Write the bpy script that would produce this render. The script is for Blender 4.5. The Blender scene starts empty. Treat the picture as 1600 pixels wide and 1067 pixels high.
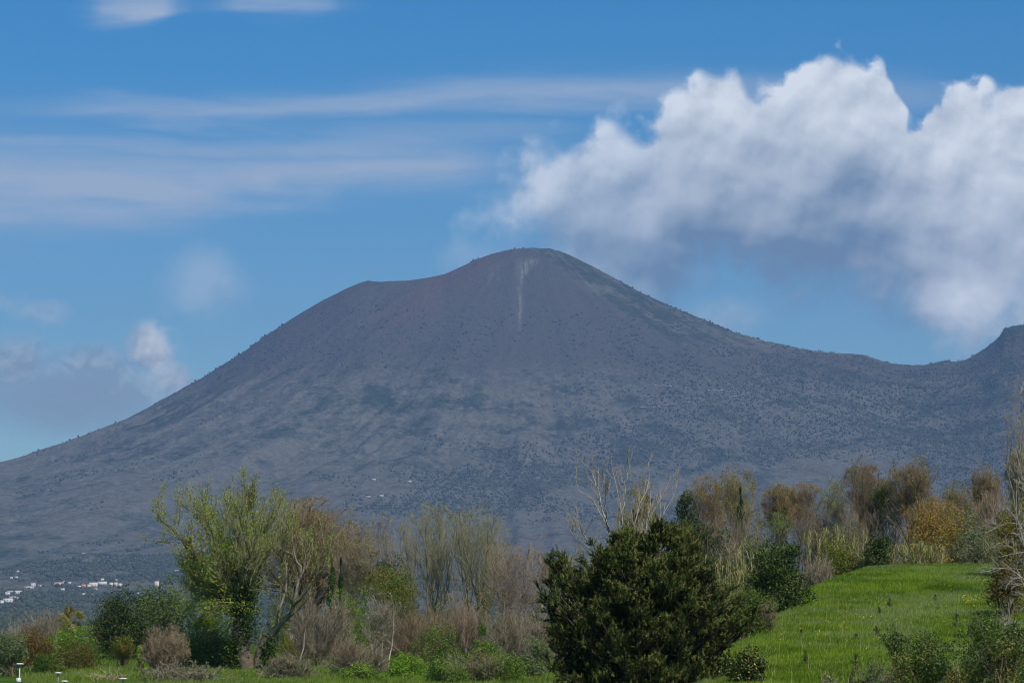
import bpy, math, random
import numpy as np

scene = bpy.context.scene
COL = scene.collection
R = math.radians

# ------------------------------------------------------------------ camera
F = 4580.0                      # focal length in picture widths of 1600
PITCH = math.atan(467.0 / F)
cam_d = bpy.data.cameras.new("camera")
cam_d.sensor_width = 36.0
cam_d.lens = 36.0 * F / 1600.0
cam_d.clip_start = 1.0
cam_d.clip_end = 60000.0
cam = bpy.data.objects.new("camera", cam_d)
COL.objects.link(cam)
cam.location = (0, 0, 0)
cam.rotation_euler = (R(90) + PITCH, 0, 0)
scene.camera = cam
scene.render.engine = 'CYCLES'
scene.cycles.use_denoising = True
try:
    scene.cycles.denoiser = 'OPENIMAGEDENOISE'
    scene.cycles.denoising_prefilter = 'ACCURATE'
except Exception:
    pass
scene.cycles.filter_width = 1.0
scene.cycles.max_bounces = 5
scene.cycles.diffuse_bounces = 2
scene.cycles.glossy_bounces = 2
scene.cycles.transmission_bounces = 2
scene.cycles.volume_bounces = 1
scene.cycles.caustics_reflective = False
scene.cycles.caustics_refractive = False
vs = scene.view_settings
vs.view_transform = 'Standard'
vs.look = 'None'
vs.gamma = 1.0
vs.use_curve_mapping = False
vs.exposure = 0.0

# ------------------------------------------------------------------ sun and sky
SUN_EL, SUN_AZ = 47.0, 150.0     # azimuth clockwise from the viewing direction
sx = math.sin(R(SUN_AZ)) * math.cos(R(SUN_EL))
sy = math.cos(R(SUN_AZ)) * math.cos(R(SUN_EL))
sz = math.sin(R(SUN_EL))
sd = bpy.data.lights.new("sun", 'SUN')
sd.energy = 5.0
sd.angle = R(0.5)
sd.color = (1.0, 0.945, 0.84)
sun = bpy.data.objects.new("sun", sd)
COL.objects.link(sun)
sun.location = (0, 0, 400)
from mathutils import Vector
sun.rotation_euler = Vector((-sx, -sy, -sz)).to_track_quat('-Z', 'Y').to_euler()

world = bpy.data.worlds.new("World")
scene.world = world
world.use_nodes = True
wt = world.node_tree
wt.nodes.clear()


class E:
    """tiny wrapper: arithmetic on shader sockets"""
    nt = None

    def __init__(s, sock): s.s = sock

    @staticmethod
    def m(op, a, b=None, c=None, clamp=False):
        n = E.nt.nodes.new('ShaderNodeMath')
        n.operation = op
        n.use_clamp = clamp
        for i, v in enumerate((a, b, c)):
            if v is None: continue
            if isinstance(v, E): E.nt.links.new(v.s, n.inputs[i])
            else: n.inputs[i].default_value = float(v)
        return E(n.outputs[0])

    def __add__(s, o): return E.m('ADD', s, o)
    __radd__ = __add__
    def __sub__(s, o): return E.m('SUBTRACT', s, o)
    def __rsub__(s, o): return E.m('SUBTRACT', o, s)
    def __mul__(s, o): return E.m('MULTIPLY', s, o)
    __rmul__ = __mul__
    def __truediv__(s, o): return E.m('DIVIDE', s, o)
    def clamp(s): return E.m('ADD', s, 0.0, clamp=True)
    def mx(s, o): return E.m('MAXIMUM', s, o)
    def mn(s, o): return E.m('MINIMUM', s, o)

    def smooth(s, a, b, lo=0.0, hi=1.0):
        n = E.nt.nodes.new('ShaderNodeMapRange')
        n.interpolation_type = 'SMOOTHSTEP'
        E.nt.links.new(s.s, n.inputs['Value'])
        for k, v in (('From Min', a), ('From Max', b), ('To Min', lo), ('To Max', hi)):
            if isinstance(v, E): E.nt.links.new(v.s, n.inputs[k])
            else: n.inputs[k].default_value = v
        return E(n.outputs[0])


def vec(x, y, z):
    n = E.nt.nodes.new('ShaderNodeCombineXYZ')
    for i, v in enumerate((x, y, z)):
        if isinstance(v, E): E.nt.links.new(v.s, n.inputs[i])
        else: n.inputs[i].default_value = v
    return E(n.outputs[0])


def noise(v, scale, detail=4.0, rough=0.5, dist=0.0, dim='3D', ntype='FBM'):
    n = E.nt.nodes.new('ShaderNodeTexNoise')
    n.noise_dimensions = dim
    try: n.noise_type = ntype
    except Exception: pass
    E.nt.links.new(v.s, n.inputs['Vector'])
    n.inputs['Scale'].default_value = scale
    n.inputs['Detail'].default_value = detail
    n.inputs['Roughness'].default_value = rough
    n.inputs['Distortion'].default_value = dist
    return E(n.outputs['Fac'])


def voro(v, scale, rnd=1.0, smooth=1.0, detail=0.0):
    n = E.nt.nodes.new('ShaderNodeTexVoronoi')
    n.feature = 'SMOOTH_F1'
    E.nt.links.new(v.s, n.inputs['Vector'])
    n.inputs['Scale'].default_value = scale
    n.inputs['Detail'].default_value = detail
    n.inputs['Smoothness'].default_value = smooth
    n.inputs['Randomness'].default_value = rnd
    return E(n.outputs['Distance'])


def mixc(f, a, b):
    n = E.nt.nodes.new('ShaderNodeMix')
    n.data_type = 'RGBA'
    if isinstance(f, E): E.nt.links.new(f.s, n.inputs[0])
    else: n.inputs[0].default_value = f
    for i, v in ((6, a), (7, b)):
        if isinstance(v, E): E.nt.links.new(v.s, n.inputs[i])
        else: n.inputs[i].default_value = (v[0], v[1], v[2], 1)
    return E(n.outputs[2])


def curve(x, pts, x0, x1, y0, y1):
    """piecewise curve y(x) through pts"""
    n = E.nt.nodes.new('ShaderNodeFloatCurve')
    c = n.mapping.curves[0]
    pts = sorted(((p - x0) / (x1 - x0), (q - y0) / (y1 - y0)) for p, q in pts)
    c.points[0].location = pts[0]
    c.points[-1].location = pts[-1]
    for p in pts[1:-1]: c.points.new(*p)
    n.mapping.use_clip = False
    n.mapping.update()
    t = (x - x0) * (1.0 / (x1 - x0))
    E.nt.links.new(t.clamp().s, n.inputs['Value'])
    return E(n.outputs[0]) * (y1 - y0) + y0


E.nt = wt
tc = wt.nodes.new('ShaderNodeTexCoord')
sep = wt.nodes.new('ShaderNodeSeparateXYZ')
wt.links.new(tc.outputs['Generated'], sep.inputs[0])
dx, dy, dz = (E(sep.outputs[i]) for i in range(3))
# compass bearing and elevation, in units of 1.25 degrees
U = E.m('ARCTAN2', dx, dy) * (57.2958 * 0.8) + 8.0
V = E.m('ARCSINE', dz) * (57.2958 * 0.8)

sky = wt.nodes.new('ShaderNodeTexSky')
sky.sky_type = 'NISHITA'
sky.sun_disc = False
sky.sun_elevation = R(SUN_EL)
sky.sun_rotation = R(SUN_AZ)
sky.altitude = 100.0
sky.air_density = 1.0
sky.dust_density = 0.15
sky.ozone_density = 3.0

# --- cumulus bank
def q(l): return [(x / 100.0, (1000 - y) / 100.0) for x, y in l]
P = vec(U, V, 3.3)
n_big = noise(P, 0.9, 3.0, 0.55) - 0.5
n_med = noise(P, 2.4, 7.0, 0.58, 0.3) - 0.5
n_low = noise(P, 0.55, 2.0, 0.5) - 0.5
Uw = U + n_big * 0.6 + n_med * 0.22
top = curve(Uw, q([(-2400, 900), (300, 900), (640, 620), (690, 385), (740, 305), (780, 252), (815, 216), (850, 196), (885, 206), (925, 180), (965, 182), (1000, 184),
              (1035, 158), (1075, 122), (1112, 104), (1160, 108), (1190, 132), (1215, 122), (1262, 98), (1300, 84), (1345, 78), (1374, 90),
              (1396, 116), (1410, 152), (1422, 184), (1434, 194), (1452, 176), (1474, 148), (1496, 134), (1530, 142), (1560, 134), (1600, 142), (1750, 120), (1950, 210), (2200, 350), (2500, 900), (3600, 900)]), -24, 36, 0, 10)
bot = curve(U, q([(-2400, 300), (300, 300), (640, 380), (700, 400), (740, 352), (800, 356), (860, 380), (900, 440), (950, 480), (1000, 500), (1050, 490), (1090, 432),
              (1150, 440), (1200, 452), (1250, 475), (1300, 480), (1350, 470), (1400, 480), (1440, 515), (1480, 535), (1540, 545), (1600, 520), (1800, 480), (2200, 450), (2500, 300), (3600, 300)]), -24, 36, 0, 10)
billow = 0.5 - voro(vec(U + n_med * 0.35, V + n_big * 0.35, 1.7), 2.4, 1.0, 0.8)
edge_t = top - V + n_big * 0.45 + billow * 0.75 + n_med * 0.55 - 0.05
wisp = curve(U, [(-24, 1.1), (6, 1.1), (8.0, 0.85), (9.5, 0.6), (11, 0.38), (14, 0.30), (20, 0.3), (36, 0.6)], -24, 36, 0, 2)
a_top = edge_t.smooth(0.0, wisp)
edge_b = V - bot + n_big * 1.3 + n_med * 1.3
a_bot = edge_b.smooth(-0.45, 0.8)
dens = curve(U, [(-24, .6), (6.5, .35), (7.5, .62), (8.2, .86), (9.2, .86), (10.5, .96), (11.2, 1.0), (24, 1.0), (36, 1)], -24, 36, 0, 1)
A_cum = a_top * a_bot * dens
# light falls off with depth below the lit tops; billows catch it on the sun side
n_s = noise(P, 0.75, 1.3, 0.5)
n_s2 = noise(vec(U - 0.10, V + 0.22, 3.3), 0.75, 1.3, 0.5)
P2 = vec(U - 0.05, V + 0.12, 3.3)
n2 = noise(P2, 2.4, 7.0, 0.58, 0.3) - 0.5
n2b = noise(P2, 0.9, 3.0, 0.55) - 0.5
top_s = curve(U, q([(-2400, 900), (300, 900), (690, 385), (780, 262), (850, 205), (1000, 175), (1110, 115), (1200, 110), (1300, 88), (1400, 96), (1480, 126), (1600, 142), (1950, 210), (2500, 900), (3600, 900)]), -24, 36, 0, 10)
shade_depth = curve(U + n_low * 2.0 + n_big * 1.0, [(-24, 2.0), (8, 2.1), (9.5, 2.5), (11, 2.6), (12.5, 3.0), (13.6, 3.2), (14.4, 3.8), (15.2, 4.5), (16, 4.4), (24, 3.2), (36, 3)], -24, 36, 0, 5)
dep = (top_s - V + n_low * 0.8 + n_big * 1.0 + n_med * 0.5)
lit = 1.0 - (dep / shade_depth).smooth(0.12, 1.15)
lobe = ((V - 5.25 + n_med * 0.6) * -1.0).smooth(-0.6, 0.1) * U.smooth(14.0, 15.0) * 0.55
lit = (lit * 0.84 + (n_med - n2) * 0.42 * (0.4 + lit) + (n_big - n2b) * 0.7 + (n_s - n_s2) * 1.8 + n_big * 0.25 + billow * 0.26 * lit + lobe).clamp()
C_cum = mixc(lit, (1.6, 2.5, 3.7), (8.1, 8.6, 9.2))

# --- long stratus streaks
Ps = vec(U * 0.16, V * 1.15, 9.1)
Pw = vec(U * 0.5, V * 2.6, 2.2)
st = noise(Ps, 1.6, 5.0, 0.5, 0.4)
sw = noise(Pw, 2.0, 7.0, 0.6, 0.3)
def band(pts_c, pts_w, pts_o):
    c = curve(U, pts_c, -24, 36, 0, 12); w = curve(U, pts_w, -24, 36, 0, 2); o = curve(U, pts_o, -24, 36, 0, 1)
    d = (V - c + (st - 0.5) * 0.9) / w
    return E.m('POWER', 2.718, d * d * -1.0) * o * (st * 2.3 + sw * 0.7 - 0.30)
b1 = band([(-24, 7.5), (-2, 7.0), (0, 6.95), (3, 7.05), (5, 7.25), (8, 7.35), (12, 7.4), (36, 7.4)],
          [(-24, .5), (-2, .6), (0, .62), (2.5, .5), (4.5, .33), (7, .32), (9, .3), (36, .3)],
          [(-24, .0), (-8, .3), (-2, .85), (1, .86), (4, .84), (6.5, .82), (7.5, .45), (8.3, .15), (9, 0), (36, 0)])
b2 = band([(-24, 8), (0, 8.1), (2, 8.2), (4, 8.22), (6, 8.35), (8, 8.48), (10, 8.52), (14, 8.4), (36, 8)],
          [(-24, .2), (0, .2), (2, .2), (5, .24), (8, .28), (11, .26), (14, .25), (36, .2)],
          [(-24, 0), (-2, .1), (0.6, .2), (1.6, .46), (4, .55), (7, .66), (10, .66), (12, .5), (14.4, .35), (18, 0), (36, 0)])
b4 = band([(-24, 8), (0, 7.6), (3, 7.62), (6, 7.7), (8, 7.8), (10, 7.8), (36, 8)],
          [(-24, .2), (0, .2), (3, .22), (6, .25), (8, .22), (36, .2)],
          [(-24, 0), (-2, .25), (0.6, .5), (3, .42), (6, .5), (8, .4), (9, .2), (10, 0), (36, 0)])
b3 = band([(-24, 9.9), (0, 9.8), (1.9, 9.84), (3, 9.95), (4.5, 9.9), (6, 9.9), (36, 10)],
          [(-24, .15), (1, .14), (2, .18), (3, .12), (4.2, .2), (5.2, .15), (36, .1)],
          [(-24, 0), (.8, 0), (1.5, .5), (2.4, .62), (2.9, .05), (3.6, .4), (4.5, .5), (5.3, .1), (6, 0), (36, 0)])
A_str = (b1.mx(b2).mx(b4) + b3).clamp() * 0.86
C_str = mixc(0.5, (4.1, 4.95, 6.2), (4.3, 5.1, 6.4))

# --- loose puffs low on the left
def puff(cx, cy, rx, ry, k=1.0, soft=0.7):
    a = (U - cx / 100.0 + n_big * 0.7 + n_med * .25) / (rx / 100.0)
    b = (V - (1000 - cy) / 100.0 + n_med * 0.42 + n_big * .35) / (ry / 100.0)
    r = E.m('SQRT', a * a + b * b)
    return (1.0 - r).smooth(-0.25, soft) * k
pf = puff(322, 445, 78, 58, .30).mx(puff(70, 495, 46, 20, .35)).mx(puff(20, 580, 70, 50, .85)).mx(puff(148, 582, 82, 44, .85)) \
    .mx(puff(236, 552, 40, 46, 1.0, .5)).mx(puff(262, 598, 36, 40, .9)).mx(puff(120, 625, 190, 70, .85)).mx(puff(20, 480, 40, 12, .2)) \
    .mx(puff(740, 402, 60, 26, .16)).mx(puff(-180, 600, 160, 80, .8)).mx(puff(-420, 560, 160, 90, .8)).mx(puff(940, 420, 90, 50, .5)).mx(puff(1130, 500, 70, 30, .3))
A_pf = (pf * (0.75 + sw * 0.45)).clamp()
lit_p = ((V - 4.15 + (n_med - n2) * 1.8 + n_med * 1.1) * 0.62 + (U - 2.45).smooth(-0.6, 0.1) * (1.0 - U.smooth(2.8, 3.4)) * 0.5).clamp()
C_pf = mixc(lit_p, (2.6, 3.4, 4.3), (7.6, 7.9, 8.2))

# --- the rest of the sky carries on in the same way
away = ((U - 8.0) * (U - 8.0)).smooth(140.0, 380.0).mx(V.smooth(11.0, 16.0))
Pg = vec(dx, dy, dz * 3.0)
ng = noise(Pg, 2.3, 8.0, 0.58)
A_gen = (ng - 0.02).smooth(0.47, 0.64) * away * dz.smooth(0.0, 0.08) * 0.85
C_gen = mixc(ng.smooth(.6, .8), (5.4, 5.8, 6.6), (3.2, 3.8, 4.9))

col = E(sky.outputs[0])
tint = mixc(V.smooth(2.0, 11.0), (0.53, 0.71, 0.77), (0.14, 0.60, 0.89))
tm = wt.nodes.new('ShaderNodeMix'); tm.data_type = 'RGBA'; tm.blend_type = 'MULTIPLY'; tm.inputs[0].default_value = 1.0
wt.links.new(col.s, tm.inputs[6]); wt.links.new(tint.s, tm.inputs[7])
col = E(tm.outputs[2])
col = mixc(A_str, col, C_str)
col = mixc(A_pf, col, C_pf)
col = mixc(A_gen, col, C_gen)
col = mixc(A_cum, col, C_cum)
bg = wt.nodes.new('ShaderNodeBackground')
wt.links.new(col.s, bg.inputs['Color'])
bg.inputs['Strength'].default_value = 0.11
wo = wt.nodes.new('ShaderNodeOutputWorld')
wt.links.new(bg.outputs[0], wo.inputs['Surface'])
world.cycles.sampling_method = 'MANUAL'
world.cycles.sample_map_resolution = 512
HAZE_DENSITY = 5.2e-5
HAZE_COLOR = (0.215, 0.385, 0.735)

# ------------------------------------------------------------------ helpers
CP, SP = math.cos(PITCH), math.sin(PITCH)


def at(px, py, Y):
    """point at distance Y in front of the viewer that is seen at (px, py) of the 1600 x 1067 photograph"""
    a = (px - 800.0) / F
    b = (533.5 - py) / F
    d = (a, CP - b * SP, SP + b * CP)
    return np.array([d[0] * Y / d[1], Y, d[2] * Y / d[1]])


def mesh_from(name, V_, Q=None, T=None, smooth=False):
    """fast mesh from vertex array + quads (n,4) and/or triangles (n,3)"""
    V_ = np.asarray(V_, dtype=np.float32).reshape(-1, 3)
    me = bpy.data.meshes.new(name)
    Q = np.zeros((0, 4), np.int32) if Q is None else np.asarray(Q, np.int32).reshape(-1, 4)
    T = np.zeros((0, 3), np.int32) if T is None else np.asarray(T, np.int32).reshape(-1, 3)
    me.vertices.add(len(V_))
    me.vertices.foreach_set('co', V_.ravel())
    nl = len(Q) * 4 + len(T) * 3
    me.loops.add(nl)
    me.loops.foreach_set('vertex_index', np.concatenate([Q.ravel(), T.ravel()]))
    me.polygons.add(len(Q) + len(T))
    st_ = np.concatenate([np.arange(len(Q)) * 4, len(Q) * 4 + np.arange(len(T)) * 3])
    me.polygons.foreach_set('loop_start', st_.astype(np.int32))
    if smooth: me.polygons.foreach_set('use_smooth', np.ones(len(Q) + len(T), bool))
    me.update(calc_edges=True)
    return me


def link(name, me, mat, parent=None):
    o = bpy.data.objects.new(name, me)
    if mat is not None:
        if len(me.materials) == 0: me.materials.append(mat)
    COL.objects.link(o)
    if parent is not None: o.parent = parent
    return o


def tag(o, label=None, cat=None, group=None, kind=None):
    if label: o['label'] = label
    if cat: o['category'] = cat
    if group: o['group'] = group
    if kind: o['kind'] = kind
    return o


def empty(name, loc, label, cat, group=None):
    o = bpy.data.objects.new(name, None)
    o.empty_display_size = 0.2
    COL.objects.link(o)
    o.location = loc
    return tag(o, label, cat, group)


def _hash(ix, iy, seed):
    h = (ix.astype(np.int64) * 374761393 + iy.astype(np.int64) * 668265263 + seed * 1442695041) & 0xffffffff
    h = ((h ^ (h >> 13)) * 1274126177) & 0xffffffff
    return ((h ^ (h >> 16)) & 0xffffff) / float(0xffffff)


def vnoise(x, y, seed=0):
    ix, iy = np.floor(x), np.floor(y)
    fx, fy = x - ix, y - iy
    fx = fx * fx * (3 - 2 * fx); fy = fy * fy * (3 - 2 * fy)
    a = _hash(ix, iy, seed); b = _hash(ix + 1, iy, seed); c = _hash(ix, iy + 1, seed); d = _hash(ix + 1, iy + 1, seed)
    return (a * (1 - fx) + b * fx) * (1 - fy) + (c * (1 - fx) + d * fx) * fy


def fbm(x, y, seed=0, octs=5, rough=0.5):
    s, a, t = 0.0, 1.0, 0.0
    for i in range(octs):
        s = s + a * (vnoise(x, y, seed + i * 17) - 0.5)
        t += a; a *= rough; x = x * 2.03 + 11.3; y = y * 2.03 + 5.7
    return s / t * 2.0


def sstep(a, b, x):
    t = np.clip((x - a) / (b - a), 0, 1)
    return t * t * (3 - 2 * t)


# ------------------------------------------------------------------ materials
def new_mat(name):
    m = bpy.data.materials.new(name)
    m.use_nodes = True
    m.node_tree.nodes.clear()
    E.nt = m.node_tree
    return m


def finish(m, color, rough=0.8, spec=0.2, bump=None, bump_d=0.1, transl=0.0, bump_s=1.0):
    nt = m.node_tree
    p = nt.nodes.new('ShaderNodeBsdfPrincipled')
    if isinstance(color, E): nt.links.new(color.s, p.inputs['Base Color'])
    else: p.inputs['Base Color'].default_value = (*color, 1)
    if isinstance(rough, E): nt.links.new(rough.s, p.inputs['Roughness'])
    else: p.inputs['Roughness'].default_value = rough
    p.inputs['Specular IOR Level'].default_value = spec
    if bump is not None:
        b = nt.nodes.new('ShaderNodeBump')
        b.inputs['Distance'].default_value = bump_d
        b.inputs['Strength'].default_value = bump_s
        nt.links.new(bump.s, b.inputs['Height'])
        nt.links.new(b.outputs[0], p.inputs['Normal'])
    out = nt.nodes.new('ShaderNodeOutputMaterial')
    if transl > 0:
        t = nt.nodes.new('ShaderNodeBsdfTranslucent')
        if isinstance(color, E): nt.links.new(color.s, t.inputs['Color'])
        else: t.inputs['Color'].default_value = (*color, 1)
        mx = nt.nodes.new('ShaderNodeMixShader')
        mx.inputs[0].default_value = transl
        nt.links.new(p.outputs[0], mx.inputs[1]); nt.links.new(t.outputs[0], mx.inputs[2])
        nt.links.new(mx.outputs[0], out.inputs['Surface'])
    else:
        nt.links.new(p.outputs[0], out.inputs['Surface'])
    return m


def position():
    g = E.nt.nodes.new('ShaderNodeNewGeometry')
    return E(g.outputs['Position']), E(g.outputs['Random Per Island'])


def objpos():
    g = E.nt.nodes.new('ShaderNodeTexCoord')
    return E(g.outputs['Object'])


def leaf_mat(name, c1, c2, c3=None, scale=0.9, rough=0.62, spec=0.15, transl=0.28, f3=0.25):
    """leaves: three leaf tones, drawn leaf by leaf and clump by clump"""
    k_ = 1.45 if max(c2) > 0.08 else 1.15
    c1, c2 = [v * k_ for v in c1], [v * k_ for v in c2]
    if c3 is not None: c3 = [v * k_ for v in c3]
    g_ = lambda c_: (c_[0], c_[1] * (1.12 if c_[1] > c_[0] else 1.0), c_[2] * .75)
    c1, c2 = g_(c1), g_(c2)
    if c3 is not None: c3 = g_(c3)
    m = new_mat(name)
    pos, isl = position()
    n = noise(pos, scale, 3.0, 0.6)
    f = (isl * 0.55 + n.smooth(0.3, 0.7) * 0.6 - 0.08).clamp()
    c = mixc(f, c1, c2)
    if c3 is not None:
        g = noise(pos, scale * 0.55, 2.0, 0.5)
        c = mixc(((g + isl * 0.22) - 0.06).smooth(0.60 - f3 * 0.4, 0.78 - f3 * 0.4), c, c3)
    return finish(m, c, rough, spec, transl=transl)


def bark_mat(name, c1, c2, scale=3.0):
    c1, c2 = [v * 1.15 for v in c1], [v * 1.15 for v in c2]
    m = new_mat(name)
    pos, isl = position()
    n = noise(pos, scale, 5.0, 0.65)
    c = mixc((n.smooth(0.35, 0.65) * 0.7 + isl * 0.3).clamp(), c1, c2)
    n2_ = noise(pos, scale * 4, 4.0, 0.6)
    return finish(m, c, 0.9, 0.1, bump=n2_, bump_d=0.03)


def flat_mat(name, c, rough=0.8, var=0.1, scale=1.0):
    m = new_mat(name)
    pos, isl = position()
    n = noise(pos, scale, 4.0, 0.6)
    k = [x * (1 - var) for x in c]; l = [min(1, x * (1 + var)) for x in c]
    return finish(m, mixc(n, k, l), rough, 0.2)

# ------------------------------------------------------------------ the volcano and the plain
YS = 9500.0
RL = np.array([0, 145, 270, 373, 529, 684, 850, 995, 1141, 1307, 1514, 1722, 2200, 3000, 4500, 6500, 9000, 14000], float)
HL = np.array([1272, 1245, 1193, 1166, 1162, 1099, 996, 896, 815, 716, 639, 577, 440, 280, 120, 40, 5, -10], float)
RF = np.array([0, 150, 300, 600, 1000, 1500, 2000, 2500, 3000, 4000, 5000, 6000, 7500, 9000, 14000], float)
HF = np.array([1272, 1262, 1175, 950, 700, 485, 345, 250, 186, 104, 56, 26, 5, -4, -10], float)
RR = np.array([0, 150, 355, 562, 770, 977, 1185, 1250, 1350, 1430, 1600, 2000, 3500, 6000, 9000, 14000], float)
HR = np.array([1268, 1250, 1124, 1037, 964, 927, 896, 888, 905, 900, 900, 820, 560, 250, 40, -10], float)
PX = np.array([-1600, -800, -300, 0, 50, 100, 150, 200, 240, 280, 320, 350, 385, 420, 460, 500, 540, 562, 575, 592, 640, 672, 695, 715, 745, 770, 800, 835, 858, 878, 900, 930, 965,
               1000, 1050, 1100, 1150, 1200, 1250, 1300, 1350, 1385, 1410, 1440, 1470, 1500, 1515, 1540, 1562, 1568, 1585, 1600, 1700, 1900, 2400, 3200], float)
PY = np.array([930, 850, 775, 723, 708, 691, 673, 654, 632, 610, 588, 570, 547, 522, 496, 472, 452, 443, 439, 441, 439, 434, 429, 420, 406, 397, 390, 388, 389, 394, 404, 419, 438,
               457, 480, 500, 521, 535, 546, 552, 556, 566, 571, 572, 565, 565, 560, 545, 527, 515, 510, 508, 500, 505, 620, 800], float)


def h_raw(X, Y):
    dX, dY = X - 62.0, Y - YS
    r = np.hypot(dX, dY)
    th = np.arctan2(dX, -dY)                       # 0 towards the viewer, + to the right
    hl, hf, hr = np.interp(r, RL, HL), np.interp(r, RF, HF), np.interp(r, RR, HR)
    w = np.clip(np.abs(th) / (math.pi / 2), 0, 1)
    w = w * w * (3 - 2 * w)
    side = np.where(th < 0, hl, hr)
    h = hf * (1 - w) + side * w
    # ravines that run down the flanks
    k = sstep(250, 1500, r) * (1 - sstep(4200, 6500, r))
    g = fbm(th * 9.0 + 20 + 0.35 * fbm(X / 700, Y / 700, 5, 3), r / 2600.0, 3, 4, 0.55)
    g2 = fbm(th * 26.0 + 7 + 0.5 * fbm(X / 300, Y / 300, 6, 3), r / 900.0, 31, 4, 0.55)
    h = h + k * (g * 46 - np.abs(g2) * 13)
    k2 = sstep(60, 500, r)
    h = h + k2 * (fbm(X / 420.0, Y / 420.0, 9, 6, 0.55) * 20) * np.clip(h / 300, 0.15, 1)
    h = h - sstep(450, 1300, r) * (1 - sstep(3800, 5500, r)) * np.abs(fbm(th * 64.0 + 3 + .8 * fbm(X / 200, Y / 200, 12, 2), r / 520.0, 41, 3, .6)) * 7
    # scree chute below the summit
    c = 24 + (YS - Y) * 0.012
    h = h - 9 * np.exp(-((X - c) / 28.0) ** 2) * sstep(60, 150, YS - Y) * (1 - sstep(500, 800, YS - Y))
    # cone shoulder right of the chute
    return h


_az = np.linspace(-0.75, 0.75, 1500)
_D = np.linspace(4500, 12500, 500)
_AZ, _DD = np.meshgrid(_az, _D)
_hr = h_raw(_DD * np.sin(_AZ), _DD * np.cos(_AZ))
_ang = (_hr / _DD)
_cur = _ang.max(axis=0)
_pts = [at(x, y, 1000.0) for x, y in zip(PX, PY)]
_taz = np.array([math.atan2(p[0], p[1]) for p in _pts])
_tel = np.array([p[2] / math.hypot(p[0], p[1]) for p in _pts])
_tgt = np.interp(_az, _taz, _tel)
_rat = _tgt / np.maximum(_cur, 0.004)
_fine = np.clip(_rat, 0.35, 2.2)
_k = np.hanning(41); _k /= _k.sum()
_smooth = np.convolve(np.pad(_fine, 20, mode='edge'), _k, mode='valid')


def H(X, Y):
    """terrain height; the sight-line ratio table makes the ridge run as in the photograph"""
    X = np.asarray(X, float); Y = np.asarray(Y, float)
    az = np.arctan2(X, Y); D = np.hypot(X, Y)
    h = h_raw(X, Y)
    s_low = np.interp(az, _az, _smooth)
    s_hi = np.interp(az, _az, _fine)
    w = sstep(YS - 1000, YS - 420, D)
    s = s_low * (1 - w) + s_hi * w
    s = 1 + (s - 1) * sstep(2500, 7000, D)
    e = np.maximum(h, 0) * s + np.minimum(h, 0)
    near = 1 - sstep(1500, 5000, D)
    return e - 10 * near + 1.5


mt = new_mat("volcano_slope")  # slope colours below are kept darker to stand in for cloud shadow
pos, _i = position()
sp_ = E.nt.nodes.new('ShaderNodeSeparateXYZ')
E.nt.links.new(pos.s, sp_.inputs[0])
mX, mY, mZ = (E(sp_.outputs[i]) for i in range(3))
nb = noise(pos, 0.0016, 5.0, 0.6)
nm = noise(pos, 0.008, 6.0, 0.62, 0.4)
nf = noise(pos, 0.06, 4.0, 0.7)
# streaks that follow the slope
ths = E.m('ARCTAN2', mX - 62.0, YS - mY)
rr_ = E.m('SQRT', (mX - 62.0) * (mX - 62.0) + (mY - YS) * (mY - YS))
streak = noise(vec(ths * 16.0, rr_ * 0.0012, 0.0), 1.0, 6.0, 0.65, 0.3)
nx = noise(pos, 0.028, 3.0, 0.7)
wood = mixc((nf * 1.1 + nx * 0.9 - 0.55).clamp(), (0.010, 0.020, 0.010), (0.058, 0.070, 0.044))
scrub = mixc((nf * 1.2 + nx * 0.8 + streak * 0.3 - 0.65).clamp(), (0.046, 0.052, 0.038), (0.158, 0.148, 0.118))
scree = mixc((nf * 0.5 + nx * .3 + streak * 0.8 - 0.3).clamp(), (0.038, 0.040, 0.035), (0.088, 0.079, 0.066))
fcov = (nb * 0.55 + nm * 0.65 + streak * 0.35 - 0.275)
bnd = (1200.0 - mZ) * 1.18 + 110.0
side_r = (mX - bnd + (nm - 0.5) * 70.0).smooth(-25.0, 60.0) * mZ.smooth(820.0, 960.0)
fcov = fcov + (nx - .5) * 0.26 + (nf - .5) * 0.16 - side_r * 0.09 + mZ.smooth(330.0, 640.0, 0.015, 0.0)
c = mixc(fcov.smooth(0.34, 0.56), wood, scrub)
upper = (mZ + (nm - 0.5) * 330.0 + (nb - 0.5) * 260.0).smooth(700.0, 880.0)
upl = 1.0 - side_r * 0.9                          # the right shoulder stays green
c = mixc(upper * upl, c, scree)
rdl = (mX + 215.0 + (1130.0 - mZ) * 0.9 + (nm - .5) * 90.0) / 95.0
red = E.m('POWER', 2.718, rdl * rdl * -1.0) * ((mZ + (nm - .5) * 120.0).smooth(900.0, 1060.0)) * (streak * 1.1 + .2)
c = mixc((red * 0.5).clamp(), c, (0.115, 0.062, 0.052))
cz = (mZ - 1130.0).mx(0.0)
cx = (mX - 26.0 - cz * 0.30 + (nm - .5) * 30.0) / (cz * 0.36 + 6.0)
vst = noise(vec(mX * 0.10, mY * 0.004, mZ * 0.006), 1.0, 5.0, 0.7)
ch = E.m('POWER', 2.718, cx * cx * -1.0) * mZ.smooth(900.0, 1040.0) * (1.0 - mZ.smooth(1195.0, 1222.0)) * (vst.smooth(.38, .62) * 0.9 + nf * .2)
cx2 = (mX + 58.0 + (nm - .5) * 40.0) / 22.0
ch = ch.mx(E.m('POWER', 2.718, cx2 * cx2 * -1.0) * mZ.smooth(1080.0, 1150.0) * (1.0 - mZ.smooth(1180.0, 1215.0)) * vst.smooth(.45, .65) * 0.5)
c = mixc((ch * (nf * 1.7 - 0.05)).clamp() * 0.8, c, (0.20, 0.195, 0.18))
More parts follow.
